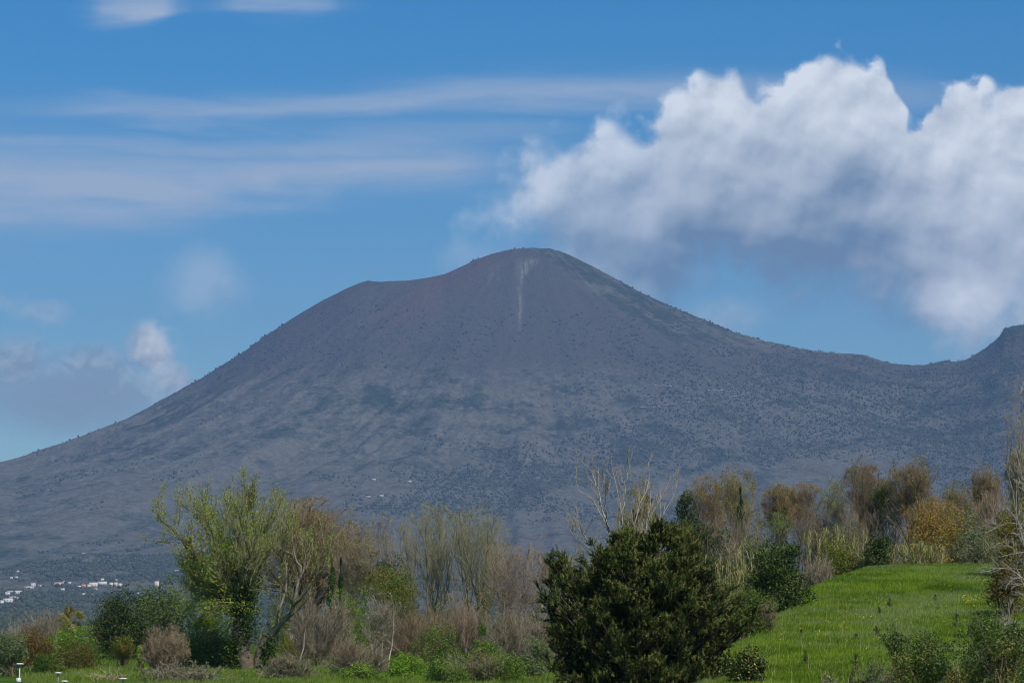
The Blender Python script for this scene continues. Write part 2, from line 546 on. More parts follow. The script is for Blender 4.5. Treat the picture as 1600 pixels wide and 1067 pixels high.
# fields and terraces low down
fld = noise(vec(mX * 0.0035, mY * 0.0009, 0.0), 1.0, 4.0, 0.7)
c = mixc((1.0 - mZ.smooth(60.0, 330.0)) * fld.smooth(0.52, 0.62) * 0.8, c, mixc(nf, (0.05, 0.06, 0.032), (0.13, 0.12, 0.085)))
finish(mt, c, 0.95, 0.05, bump=nf + nm * 2.0 + nx, bump_d=9.0, bump_s=1.0)

na, nd = 660, 430
az_ = np.concatenate([np.linspace(-0.70, -0.195, 50)[:-1], np.linspace(-0.195, 0.195, na - 98), np.linspace(0.195, 0.70, 50)[1:]])
d_ = np.concatenate([np.linspace(900, 4200, 60)[:-1], np.linspace(4200, 10000, 340)[:-1], np.linspace(10000, 13200, 24)])
AZ, DD = np.meshgrid(az_, d_)
MX, MY = DD * np.sin(AZ), DD * np.cos(AZ)
MZ = H(MX, MY)
rows, cols = AZ.shape
idx = np.arange(rows * cols).reshape(rows, cols)
Qm = np.stack([idx[:-1, :-1], idx[:-1, 1:], idx[1:, 1:], idx[1:, :-1]], -1).reshape(-1, 4)
mountain = tag(link("mountain", mesh_from("mountain", np.stack([MX, MY, MZ], -1), Qm, smooth=True), mt),
               "broad grey purple volcano with a flat notched summit", kind='structure')

pl = new_mat("plain_fields")
pos, _i = position()
n_ = noise(pos, 0.01, 6.0, 0.6)
finish(pl, mixc(n_, (0.03, 0.042, 0.02), (0.08, 0.085, 0.045)), 0.95, 0.05)
link_p = link("plain", mesh_from("plain", [(-9500, -450, -9), (9500, -450, -9), (9500, 13800, -9), (-9500, 13800, -9)], [(0, 1, 2, 3)]), pl)
tag(link_p, "flat green plain between the park and the volcano", kind='structure')

# ------------------------------------------------------------------ near ground
def G(X, Y):
    X = np.asarray(X, float); Y = np.asarray(Y, float)
    z = -2.35 + 1.6 * sstep(110, 290, Y) + 0.10 * fbm(X / 9.0, Y / 9.0, 4, 4)
    # meadow hill on the right: a slope that rises away from the viewer and drops off along its left rim
    plane = np.interp(Y, [40, 60, 85, 110, 130, 141, 150, 165, 200, 320, 420], [-2.6, -2.2, -1.35, .22, 1.95, 3.0, 3.72, 4.0, 3.9, 3.2, -1.5])
    plane = plane + 0.15 * fbm(X / 5.0, Y / 9.0, 8, 4) + 0.05 * fbm(X / 1.3, Y / 2.2, 18, 3) + 0.012 * np.clip(X - 18, 0, 30)
    rim = np.interp(Y, [40, 70, 90, 110, 130, 140, 150, 170, 250, 330], [2.0, 4.5, 7.6, 10.0, 12.8, 15.2, 18.3, 19.0, 16.0, 16.0])
    w = sstep(-7.5, 0.6, X - rim) * (1 - sstep(90, 200, X))
    z = z * (1 - w) + np.maximum(plane, z) * w
    z = z - 1.0 * sstep(40, 0, Y)
    z = z - 14 * sstep(430, 640, Y) - 14 * sstep(150, 330, np.abs(X))
    return z


gm = new_mat("meadow_soil")
pos, _i = position()
n1 = noise(pos, 0.35, 6.0, 0.6)
n2_ = noise(pos, 3.0, 5.0, 0.7)
c = mixc(n1.smooth(0.35, 0.65), (0.030, 0.066, 0.006), (0.060, 0.110, 0.012))
c = mixc(n2_.smooth(0.45, 0.8) * 0.55, c, (0.085, 0.10, 0.035))
finish(gm, c, 0.95, 0.05, bump=n2_, bump_d=0.12)
xs_ = np.sinh(np.linspace(-2.6, 2.6, 200)) / np.sinh(2.6) * 420
ys_ = np.concatenate([np.linspace(-70, 50, 30)[:-1], np.linspace(50, 230, 150)[:-1], np.linspace(230, 680, 40)])
GX, GY = np.meshgrid(xs_, ys_)
GZ = G(GX, GY)
rows, cols = GX.shape
idx = np.arange(rows * cols).reshape(rows, cols)
Qg = np.stack([idx[:-1, :-1], idx[:-1, 1:], idx[1:, 1:], idx[1:, :-1]], -1).reshape(-1, 4)
tag(link("ground", mesh_from("ground", np.stack([GX, GY, GZ], -1), Qg, smooth=True), gm), "grassy park ground rising to a green hill", kind='structure')

# ------------------------------------------------------------------ haze: one closed box of even air
hz = bpy.data.materials.new("haze_air")
hz.use_nodes = True
hz.node_tree.nodes.clear()
pv = hz.node_tree.nodes.new('ShaderNodeVolumePrincipled')
pv.inputs['Color'].default_value = (*HAZE_COLOR, 1)
pv.inputs['Density'].default_value = HAZE_DENSITY
ho = hz.node_tree.nodes.new('ShaderNodeOutputMaterial')
hz.node_tree.links.new(pv.outputs[0], ho.inputs['Volume'])
x0, x1, y0, y1, z0, z1 = -9600, 9600, -500, 14000, -40, 1560
vb = [(x, y, z) for z in (z0, z1) for y in (y0, y1) for x in (x0, x1)]
qb = [(0, 2, 3, 1), (4, 5, 7, 6), (0, 1, 5, 4), (2, 6, 7, 3), (0, 4, 6, 2), (1, 3, 7, 5)]
tag(link("haze", mesh_from("haze", vb, qb), hz), "thin blue haze between the park and the volcano", kind='stuff')

# ================================================================== plant building
def norm(v):
    return v / np.maximum(np.linalg.norm(v, axis=-1, keepdims=True), 1e-9)


def tubes(P, Rr, S=4):
    """P (N,K,3), Rr (N,K) -> verts, quads"""
    N, K, _ = P.shape
    T = np.empty_like(P)
    T[:, 1:-1] = P[:, 2:] - P[:, :-2]
    T[:, 0] = P[:, 1] - P[:, 0]
    T[:, -1] = P[:, -1] - P[:, -2]
    T = norm(T)
    m = norm(T.mean(axis=1))
    ref = np.where(np.abs(m[:, 2:3]) > 0.85, np.array([[1.0, 0.13, 0]]), np.array([[0, 0.11, 1.0]]))
    u = norm(np.cross(T, ref[:, None, :]))
    v = np.cross(T, u)
    ph = np.arange(S) * 2 * math.pi / S
    ring = P[:, :, None, :] + Rr[:, :, None, None] * (np.cos(ph)[None, None, :, None] * u[:, :, None, :] + np.sin(ph)[None, None, :, None] * v[:, :, None, :])
    V_ = ring.reshape(-1, 3)
    base = (np.arange(N) * K * S)[:, None, None]
    k = (np.arange(K - 1) * S)[None, :, None]
    s0 = np.arange(S)[None, None, :]
    s1 = (s0 + 1) % S
    a = base + k + s0; b = base + k + s1; c_ = b + S; d = a + S
    return V_, np.stack([a, b, c_, d], -1).reshape(-1, 4)


def join(parts):
    Vs, Qs, o = [], [], 0
    for V_, Q_ in parts:
        Vs.append(V_); Qs.append(Q_ + o); o += len(V_)
    return np.concatenate(Vs), np.concatenate(Qs)


def sprout(P, Rr, n, t0, t1, ang, L, K, up, wig, rng, rr=0.6, tip=0.25, angj=0.35, fall=0.4):
    """children along the polylines: n per parent"""
    N, KP, _ = P.shape
    nn = np.full(N, n) if np.isscalar(n) else np.asarray(n)
    ix = np.repeat(np.arange(N), nn)
    M = len(ix)
    t = rng.uniform(t0, t1, M)
    f = t * (KP - 1); i = np.minimum(f.astype(int), KP - 2); w = (f - i)[:, None]
    p = P[ix, i] * (1 - w) + P[ix, i + 1] * w
    r0 = (Rr[ix, i] * (1 - w[:, 0]) + Rr[ix, i + 1] * w[:, 0]) * rr
    tg = norm(P[ix, i + 1] - P[ix, i])
    perp = norm(np.cross(tg, norm(rng.normal(size=(M, 3)))))
    a = ang * (1 + rng.normal(size=M) * angj)
    d = tg * np.cos(a)[:, None] + perp * np.sin(a)[:, None]
    LL = (L if np.isscalar(L) else np.asarray(L)[ix]) * rng.uniform(0.55, 1.15, M) * (1 - fall * (t - t0) / max(t1 - t0, 1e-6))
    out = np.empty((M, K, 3)); out[:, 0] = p
    for k in range(1, K):
        d = norm(d + np.array([0, 0, up / (K - 1)]) + rng.normal(size=(M, 3)) * wig)
        p = p + d * (LL / (K - 1))[:, None]
        out[:, k] = p
    rad = r0[:, None] * (1 - (1 - tip) * np.linspace(0, 1, K))[None, :]
    return out, rad


def stem_lines(ends, K, rng, bow=0.12, wig=0.03, start=None, spread0=0.15):
    """curved stems from the foot to the given end points"""
    N = len(ends)
    s = np.zeros((N, 3)) if start is None else start
    if start is None: s = rng.normal(size=(N, 3)) * [spread0, spread0, 0]
    t = np.linspace(0, 1, K)[None, :, None]
    P = s[:, None, :] * (1 - t) + ends[:, None, :] * t
    H_ = np.linalg.norm(ends - s, axis=1)[:, None, None]
    hor = ends - s; hor[:, 2] = 0
    P = P - hor[:, None, :] * bow * np.sin(t * math.pi) * 1.0
    P = P + np.cumsum(rng.normal(size=(N, K, 3)) * wig * 1.35, axis=1) * H_ * np.sin(t * math.pi * 0.9 + 0.1) * 0.4
    P[:, 0] = s
    return P


def leaves(pos, size, rng, aspect=0.55, nrm=None, upb=0.3, droop=0.0):
    """one small folded leaf (quad) at each position"""
    M = len(pos)
    n = rng.normal(size=(M, 3)) * 0.8
    if nrm is not None: n = n + nrm * 0.9
    n[:, 2] += upb
    n = norm(n)
    a = norm(np.cross(n, rng.normal(size=(M, 3))))
    a[:, 2] -= droop
    a = norm(a)
    b = norm(np.cross(n, a))
    s = (size * rng.uniform(0.6, 1.35, M))[:, None]
    V_ = np.stack([pos - a * s * .5, pos + b * s * aspect * .5 + a * s * .05, pos + a * s * .5 + n * s * .1, pos - b * s * aspect * .5 + a * s * .05], 1).reshape(-1, 3)
    return V_, (np.arange(M)[:, None] * 4 + np.arange(4)[None, :])


def fine_twigs(pos, d, L, w, rng):
    """thin last-year twigs, one slim bent blade each"""
    n = len(pos)
    d = norm(d); s = norm(np.cross(d, rng.normal(size=(n, 3)))) * w
    L = (L * rng.uniform(.5, 1.3, n))[:, None]
    bend = rng.normal(size=(n, 3)) * .14 * L
    V_ = np.stack([pos - s, pos + s, pos + d * L + bend + s * .4, pos + d * L + bend - s * .4], 1).reshape(-1, 3)
    return V_, np.arange(n)[:, None] * 4 + np.arange(4)[None, :]


def along(P, per, rng, t0=0.2, spread=0.03):
    N, K, _ = P.shape
    ix = np.repeat(np.arange(N), per)
    t = rng.uniform(t0, 1.0, len(ix))
    f = t * (K - 1); i = np.minimum(f.astype(int), K - 2); w = (f - i)[:, None]
    return P[ix, i] * (1 - w) + P[ix, i + 1] * w + rng.normal(size=(len(ix), 3)) * spread


def squash(P, c, r, k=0.25):
    q_ = (P - c) / r
    l = np.linalg.norm(q_, axis=-1, keepdims=True)
    f = np.where(l > 1, (1 + (l - 1) * k) / np.maximum(l, 1e-6), 1.0)
    return c + (P - c) * f


def put(px, py_base, Y, dz=0.0):
    """foot of a plant: seen at px, standing on the ground at distance Y"""
    a = at(px, py_base, Y)
    return np.array([a[0], Y, float(G(a[0], Y)) + dz])


def metres(npx, Y):
    return npx / F * Y


def height_to(px, py_top, Y, foot):
    return at(px, py_top, Y)[2] - foot[2]


M = {}
M['bark_grey'] = bark_mat('bark_grey', (0.10, 0.085, 0.062), (0.22, 0.195, 0.15))
M['bark_dark'] = bark_mat('bark_dark', (0.035, 0.028, 0.022), (0.085, 0.07, 0.055))
M['bark_pale'] = bark_mat('bark_pale', (0.17, 0.15, 0.125), (0.36, 0.33, 0.285))
M['bark_brown'] = bark_mat('bark_brown', (0.055, 0.042, 0.03), (0.15, 0.12, 0.088))
M['twig_grey'] = bark_mat('twig_grey', (0.13, 0.11, 0.078), (0.27, 0.235, 0.17))
M['twig_pale'] = bark_mat('twig_pale', (0.17, 0.155, 0.125), (0.33, 0.305, 0.26))
M['twig_olive'] = bark_mat('twig_olive', (0.12, 0.115, 0.06), (0.24, 0.22, 0.12))
M['twig_pink'] = bark_mat('twig_pink', (0.15, 0.115, 0.08), (0.29, 0.225, 0.165))
M['twig_brown'] = bark_mat('twig_brown', (0.10, 0.075, 0.045), (0.22, 0.17, 0.11))
M['leaf_fresh'] = leaf_mat('leaf_fresh', (0.09, 0.135, 0.012), (0.22, 0.27, 0.035), (0.20, 0.20, 0.05))
M['leaf_tip'] = leaf_mat('leaf_tip', (0.07, 0.13, 0.014), (0.15, 0.23, 0.03), (0.22, 0.23, 0.06))
M['leaf_ivy'] = leaf_mat('leaf_ivy', (0.010, 0.022, 0.005), (0.030, 0.055, 0.010), (0.05, 0.08, 0.015), rough=0.5, transl=0.12)
M['leaf_dark'] = leaf_mat('leaf_dark', (0.012, 0.022, 0.007), (0.038, 0.055, 0.018), (0.055, 0.068, 0.028), rough=0.55, transl=0.15)
M['leaf_olive'] = leaf_mat('leaf_olive', (0.022, 0.04, 0.014), (0.06, 0.082, 0.032), (0.09, 0.105, 0.05), rough=0.6, transl=0.18)
M['leaf_conifer'] = leaf_mat('leaf_conifer', (0.007, 0.013, 0.003), (0.040, 0.053, 0.013), (0.105, 0.115, 0.038), scale=2.2, rough=0.6, transl=0.05, f3=0.1)  # dark gaps and sunlit highlights are put into these leaf tones
M['leaf_conifer_light'] = leaf_mat('leaf_conifer_light', (0.050, 0.068, 0.014), (0.145, 0.165, 0.05), (0.19, 0.16, 0.07), scale=3.0, rough=0.6, transl=0.08)  # sunlit tone for the tips, painted as leaf colour
M['leaf_cypress'] = leaf_mat('leaf_cypress', (0.013, 0.024, 0.008), (0.042, 0.060, 0.018), (0.06, 0.065, 0.025), rough=0.6, transl=0.08)
M['leaf_green'] = leaf_mat('leaf_green', (0.030, 0.060, 0.008), (0.075, 0.125, 0.018), (0.11, 0.15, 0.03))
M['leaf_bright'] = leaf_mat('leaf_bright', (0.065, 0.125, 0.010), (0.13, 0.21, 0.022), (0.18, 0.24, 0.05))
M['leaf_mid'] = leaf_mat('leaf_mid', (0.022, 0.042, 0.008), (0.060, 0.090, 0.016), (0.09, 0.10, 0.03))
M['leaf_mustard'] = leaf_mat('leaf_mustard', (0.055, 0.065, 0.008), (0.13, 0.135, 0.018), (0.14, 0.12, 0.03))
M['leaf_rust'] = leaf_mat('leaf_rust', (0.060, 0.034, 0.012), (0.13, 0.082, 0.026), (0.10, 0.10, 0.03))
M['leaf_orange'] = leaf_mat('leaf_orange', (0.16, 0.090, 0.022), (0.30, 0.185, 0.055), (0.20, 0.165, 0.045))
M['leaf_gold'] = leaf_mat('leaf_gold', (0.15, 0.11, 0.026), (0.27, 0.205, 0.06), (0.14, 0.15, 0.045))
M['bud_tan'] = leaf_mat('bud_tan', (0.14, 0.095, 0.04), (0.26, 0.18, 0.075), (0.17, 0.16, 0.055))
M['bud_orange'] = leaf_mat('bud_orange', (0.20, 0.125, 0.045), (0.36, 0.235, 0.08), (0.20, 0.18, 0.05))
M['bud_pale'] = leaf_mat('bud_pale', (0.17, 0.17, 0.085), (0.29, 0.28, 0.15), (0.22, 0.24, 0.10))
M['bud_pink'] = leaf_mat('bud_pink', (0.18, 0.135, 0.09), (0.30, 0.23, 0.165), (0.17, 0.15, 0.08))
M['bud_brown'] = leaf_mat('bud_brown', (0.10, 0.07, 0.045), (0.20, 0.145, 0.095), (0.13, 0.12, 0.05))
M['leaf_grey'] = leaf_mat('leaf_grey', (0.075, 0.085, 0.065), (0.15, 0.16, 0.125), (0.10, 0.12, 0.07))
M['leaf_glossy'] = leaf_mat('leaf_glossy', (0.014, 0.030, 0.005), (0.070, 0.098, 0.016), (0.13, 0.11, 0.035), scale=1.6, rough=0.45, spec=0.3, transl=0.12, f3=0.0)
M['cane'] = bark_mat('cane', (0.20, 0.17, 0.09), (0.40, 0.34, 0.20))
M['cane_leaf'] = leaf_mat('cane_leaf', (0.075, 0.095, 0.035), (0.17, 0.18, 0.08), (0.24, 0.22, 0.11))
M['cane_dry'] = leaf_mat('cane_dry', (0.18, 0.145, 0.07), (0.34, 0.28, 0.15), (0.15, 0.155, 0.06))
M['palm_leaf'] = leaf_mat('palm_leaf', (0.08, 0.10, 0.025), (0.19, 0.20, 0.06), (0.2, 0.16, 0.07))
M['sapling'] = leaf_mat('sapling', (0.018, 0.036, 0.014), (0.045, 0.070, 0.028), None)

tri_count = 0
STUFF = {'twigs', 'crown', 'young_leaves', 'ivy', 'foliage', 'new_growth', 'stems', 'leaves', 'stalks', 'dry_leaves', 'shoot_leaves', 'hanging_leaves', 'hanging_twigs', 'highlight_sprays', 'buds', 'needles', 'small_branches'}


def part(name, VQ, mat, parent, smooth=False, label=None):
    global tri_count
    V_, Q_ = VQ
    tri_count += len(Q_) * 2
    o = link(name, mesh_from(name, V_, Q_, smooth=smooth), mat, parent)
    if label: o['label'] = label
    if name in STUFF: o['kind'] = 'stuff'
    return o


def limbs_as_parts(P, Rr, S, mat, parent, name='branch'):
    for i in range(len(P)):
        part(name, tubes(P[i:i + 1], Rr[i:i + 1], S), M[mat], parent, True)


def tree(px, py_base, py_top, wpx, Y, label, seed, name='tree', cat='tree', group=None, stems=1, trunk_frac=0.35, lean=0.0,
         bark='bark_grey', twig='twig_grey', leaf=None, leaf_size=0.10, leaf_per=3, n1=9, n2=7, n3=5, r0=None, crown_lo=0.3,
         up=0.7, ang=0.7, ivy=0.0, thin=0.013, depth=None, shape='round', leaf2=None, leaf2_per=0, fuzz=4200, lumps=9):
    rng = np.random.default_rng(seed)
    foot = put(px, py_base, Y, -0.05)
    H_ = height_to(px, py_top, Y, foot)
    W = metres(wpx, Y)
    Dp = W if depth is None else depth
    e = empty(name, foot, label, cat, group)
    r0 = r0 or 0.018 * H_ + 0.03
    c = np.array([lean * W, 0, H_ * (1 + crown_lo) / 2])
    rad = np.array([W / 2, Dp / 2, H_ * (1 - crown_lo) / 2])
    if stems == 1:
        tt = trunk_frac * H_
        top_ = np.array([[lean * W * 0.5, 0, tt]])
        trunk = stem_lines(top_, 6, rng, wig=0.05, spread0=0.0)
        tr = np.linspace(r0 * 1.25, r0 * 0.8, 6)[None, :]
        nl = max(4, n1)
        d = norm(rng.normal(size=(nl, 3)) * [1, 1, 0.5] + [0, 0, 0.75])
        d[0] = [0.05, 0, 1]
        ends = c + d * rad * rng.uniform(0.65, 0.95, (nl, 1))
        st = np.repeat(trunk[:, -1] * 1.0, nl, axis=0)
        z_ = rng.uniform(0.55, 1.0, nl)
        z_[0] = 1
        f = z_ * 5; i = np.minimum(f.astype(int), 4); w = (f - i)[:, None]
        st = trunk[0, i] * (1 - w) + trunk[0, i + 1] * w
        limbs = stem_lines(ends, 7, rng, bow=0.10, wig=0.05, start=st)
        lr = np.linspace(r0 * 0.55, r0 * 0.13, 7)[None, :] * rng.uniform(0.7, 1.1, (nl, 1))
    else:
        trunk = None
        ends = c + np.stack([rng.uniform(-0.85, 0.85, stems) * rad[0], rng.uniform(-0.8, 0.8, stems) * rad[1], rng.uniform(0.35, 0.95, stems) * rad[2]], 1)
        if shape == 'round':
            qx = (ends[:, 0] - c[0]) / rad[0]
            ends[:, 2] = c[2] + rad[2] * np.sqrt(np.clip(1 - qx ** 2 * 0.8, 0.1, 1)) * rng.uniform(0.7, 1.0, stems)
        limbs = stem_lines(ends, 9, rng, bow=0.14, wig=0.035, spread0=r0 * 2.0)
        lr = np.linspace(r0, r0 * 0.14, 9)[None, :] * rng.uniform(0.6, 1.1, (stems, 1))
        nl = stems
    LL = np.linalg.norm(limbs[:, -1] - limbs[:, 0], axis=1)
    b2, r2 = sprout(limbs, lr, n2, 0.30 if stems == 1 else max(0.25, crown_lo * 0.8), 0.98, ang, LL * 0.42, 6, up, 0.15, rng, rr=0.62, tip=0.2)
    b2 = squash(b2, c, rad)
    L2 = np.linalg.norm(b2[:, -1] - b2[:, 0], axis=1)
    b3, r3 = sprout(b2, r2, int(n3 * 1.15), 0.15, 1.0, ang * 0.9, L2 * 0.5, 3, up * 0.8, 0.12, rng, rr=0.6, tip=0.3)
    b3 = squash(b3, c, rad)
    px_ = np.percentile(np.abs(b3[..., 0] - c[0]), 97.5); pz_ = np.percentile(b3[..., 2], 99.6)
    kx = np.clip(W / 2 / px_, .8, 1.9); kz = np.clip(H_ / pz_, .85, 1.3)
    for A_ in (limbs, b2, b3):
        g_ = np.clip(A_[..., 2] / H_ / max(crown_lo, .15), 0, 1)
        A_[..., 0] *= 1 + (kx - 1) * g_; A_[..., 1] *= 1 + (kx - 1) * g_; A_[..., 2] *= kz
    if trunk is not None:
        g_ = np.clip(trunk[..., 2] / H_ / max(crown_lo, .15), 0, 1)
        trunk[..., 0] *= 1 + (kx - 1) * g_; trunk[..., 1] *= 1 + (kx - 1) * g_; trunk[..., 2] *= kz
        part('trunk', tubes(trunk, tr, 8), M[bark], e, True)
    limbs_as_parts(limbs, lr, 5, bark, e)
    r2 = np.maximum(r2, thin); r3 = np.maximum(r3, thin * 0.75)
    part('twigs', join([tubes(b2, r2, 3), tubes(b3, r3, 3)]), M[twig], e)
    if fuzz:
        # outer shell of the crown: rounded sub-crowns bristling with fine twigs
        lc = norm(rng.normal(size=(lumps, 3)) + [0, 0, .45]) * rad * rng.uniform(.35, .62, (lumps, 1)) + c
        k_ = rng.integers(0, lumps, fuzz)
        dd = norm(rng.normal(size=(fuzz, 3)) + [0, 0, .35])
        lr_ = rad.mean() * rng.uniform(.34, .52, lumps)
        p_ = lc[k_] + dd * (lr_[k_] * rng.uniform(.25, 1.0, fuzz) ** .5)[:, None] * (rad / rad.mean()) ** .6
        p_ = squash(p_, c, rad * .97, .3)
        p_[:, 2] = np.minimum(p_[:, 2], H_ * .985)
        dv = dd * .8 + [0, 0, .55] + rng.normal(size=(fuzz, 3)) * .35
        part('twigs', fine_twigs(p_ - norm(dv) * .25, dv, .50, thin * .75, rng), M[twig], e)
        if leaf and leaf_per > 1:
            part('crown', leaves(p_[:fuzz // 2] + rng.normal(size=(fuzz // 2, 3)) * .1, leaf_size * .8, rng), M[leaf], e)
    if leaf:
        pos_ = along(b3, leaf_per, rng, 0.1, leaf_size * 1.5)
        part('crown', leaves(pos_, leaf_size, rng), M[leaf], e)
    if leaf2:
        pos_ = along(b2, leaf2_per, rng, 0.1, leaf_size * 0.8)
        part('young_leaves', leaves(pos_, leaf_size * 1.3, rng), M[leaf2], e)
    if ivy > 0:
        src = limbs[:, :max(3, int(limbs.shape[1] * ivy))]
        pos_ = along(src, int(260 * ivy + 60), rng, 0.0, r0 * 0.9)
        if stems == 1:
            pos_ = np.concatenate([pos_, along(trunk, 900, rng, 0.0, r0 * 0.9)])
        part('ivy', leaves(pos_, 0.13, rng), M['leaf_ivy'], e)
    return e


def bush(px, py_base, py_top, wpx, Y, label, seed, name='bush', cat='bush', group=None, leaf='leaf_mid', n=5200, size=0.11,
         lobes=26, lobe_r=0.33, depth=None, twig='twig_brown', twigs=26, leaf2=None, n2=0, aspect=0.6, rise=0.0, flat=1.0, spiky=0.0, lean=0.0, droop=0.0, bare=False):
    """leafy mass built leaf by leaf on lumpy lobes, with stems inside that poke out"""
    rng = np.random.default_rng(seed)
    foot = put(px, py_base, Y, -0.05)
    H_ = height_to(px, py_top, Y, foot)
    W = metres(wpx, Y)
    Dp = W * 0.9 if depth is None else depth
    e = empty(name, foot, label, cat, group)
    # lobe centres in a half ellipsoid sitting on the ground
    d = norm(rng.normal(size=(lobes, 3)))
    d[:, 2] = np.abs(d[:, 2]) * 1.0
    rr = rng.uniform(0.25, 0.86, (lobes, 1)) ** 0.6
    lc = d * rr * np.array([W / 2, Dp / 2, H_ * 0.88]) * [0.84, 0.84, 0.86]
    lc[:, 2] += rise * H_ * (1 - lc[:, 2] / H_) + 0.04 * H_
    lc[:, 0] += lean * lc[:, 2]
    lr = lobe_r * min(W, H_ * 1.3) * rng.uniform(0.45, 1.0, lobes) * 0.8
    k = rng.integers(0, lobes, n)
    dd = norm(rng.normal(size=(n, 3)))
    rad_ = rng.uniform(0.35, 1.0, n) ** 0.45
    rad_ = rad_ * (1 + 0.28 * np.sin(dd[:, 0] * 7 + k) * np.cos(dd[:, 2] * 6 + k * 2))
    sc = np.array([1, 1, 0.85 * flat + spiky])
    pos_ = lc[k] + dd * (lr[k] * rad_)[:, None] * sc
    keep = (pos_[:, 2] > -0.05)
    # no higher than the measured top
    pos_, dd = pos_[keep], dd[keep]
    kz = H_ / np.percentile(pos_[:, 2], 99.3); kx = W / 2 / np.percentile(np.abs(pos_[:, 0] - np.median(pos_[:, 0])), 98.5)
    kx = np.clip(kx, .7, 1.8)
    fit = np.array([kx, kx, kz])
    pos_ = pos_ * fit; lc = lc * fit
    part('foliage', leaves(pos_, size, rng, aspect, nrm=dd, droop=droop), M[leaf], e)
    if leaf2 and n2:
        j = rng.integers(0, len(pos_), n2)
        p2 = pos_[j] + dd[j] * size * 0.8
        part('new_growth', leaves(p2, size, rng, aspect, nrm=dd[j]), M[leaf2], e)
    ends = lc[rng.integers(0, lobes, twigs)] + norm(rng.normal(size=(twigs, 3)) + [0, 0, 0.6]) * lr.mean() * 1.25
    ends[:, 2] = np.clip(ends[:, 2], 0.1, H_ * 1.03)
    s = stem_lines(ends, 6, rng, bow=0.1, wig=0.06, spread0=0.1 * W)
    sr = np.linspace(0.028, 0.008, 6)[None, :] * np.ones((twigs, 1))
    b, br = sprout(s, sr, 4, 0.4, 1.0, 0.6, H_ * 0.18, 4, 0.3, 0.12, rng)
    part('stems', join([tubes(s, sr, 4), tubes(b, np.maximum(br, 0.007), 3)]), M[twig], e)
    return e


def scrub(px, py_base, py_top, wpx, Y, label, seed, name='bare_shrub', cat='shrub', group=None, twig='twig_grey', stems=26, n1=7, n2=6,
          leaf=None, leaf_size=0.07, leaf_per=2, up=0.5, thin=0.011, r=0.022, wild=0.10, depth=None, arch=0.0, fuzz=1700):
    """leafless or half leafless bush of many thin stems"""
    rng = np.random.default_rng(seed)
    foot = put(px, py_base, Y, -0.05)
    H_ = height_to(px, py_top, Y, foot)
    W = metres(wpx, Y)
    Dp = W if depth is None else depth
    e = empty(name, foot, label, cat, group)
    th = rng.uniform(0, 2 * math.pi, stems)
    ra = np.sqrt(rng.uniform(0, 1, stems))
    ends = np.stack([np.cos(th) * ra * W / 2, np.sin(th) * ra * Dp / 2, H_ * (1 - 0.45 * ra ** 2) * rng.uniform(0.5, 1.0, stems)], 1)
    s = stem_lines(ends, 7, rng, bow=0.05 - arch, wig=0.05, spread0=0.16 * W)
    sr = np.linspace(r, r * 0.35, 7)[None, :] * rng.uniform(0.6, 1.3, (stems, 1))
    b, br = sprout(s, sr, n1, 0.15, 1.0, 0.65, H_ * 0.34, 5, up, wild, rng)
    b2, br2 = sprout(b, br, n2, 0.15, 1.0, 0.6, H_ * 0.15, 3, up, wild, rng)
    cc = np.array([0, 0, H_ * 0.45]); rr = np.array([W * 0.55, Dp * 0.55, H_ * 0.57])
    b = squash(b, cc, rr, .65); b2 = squash(b2, cc, rr, .65)
    b[..., 2] = np.maximum(b[..., 2], 0); b2[..., 2] = np.maximum(b2[..., 2], 0)
    part('stems', tubes(s, sr, 4), M[twig], e)
    nb_ = min(5, max(2, stems // 10))
    if H_ > 1.5:
        limbs_as_parts(s[:nb_] * 1.0, sr[:nb_] * 1.9 + .006, 5, 'bark_pale', e)
    part('twigs', join([tubes(b, np.maximum(br, thin), 3), tubes(b2, np.maximum(br2, thin * 0.8), 3)]), M[twig], e)
    if fuzz and H_ > 1.2:
        lu = 10
        th = rng.uniform(0, 6.283, lu); ra = np.sqrt(rng.uniform(0, 1, lu)) * .62
        lc = np.stack([np.cos(th) * ra * W / 2, np.sin(th) * ra * Dp / 2, H_ * (.72 - .45 * ra ** 2) * rng.uniform(.6, 1, lu)], 1)
        k_ = rng.integers(0, lu, fuzz)
        dd = norm(rng.normal(size=(fuzz, 3)) + [0, 0, .3])
        p_ = lc[k_] + dd * (min(W, H_) * .26 * rng.uniform(.2, 1, fuzz) ** .5)[:, None]
        p_[:, 2] = np.clip(p_[:, 2], .1, H_ * .98)
        dv = dd * .7 + [0, 0, .6] + rng.normal(size=(fuzz, 3)) * .4
        part('twigs', fine_twigs(p_ - norm(dv) * .2, dv, .42, thin * .7, rng), M['twig_brown' if twig in ('twig_grey', 'twig_pink') else twig], e)
    if leaf:
        pos_ = along(b2, leaf_per, rng, 0.2, leaf_size * 0.5)
        part('leaves', leaves(pos_, leaf_size, rng), M[leaf], e)
    return e


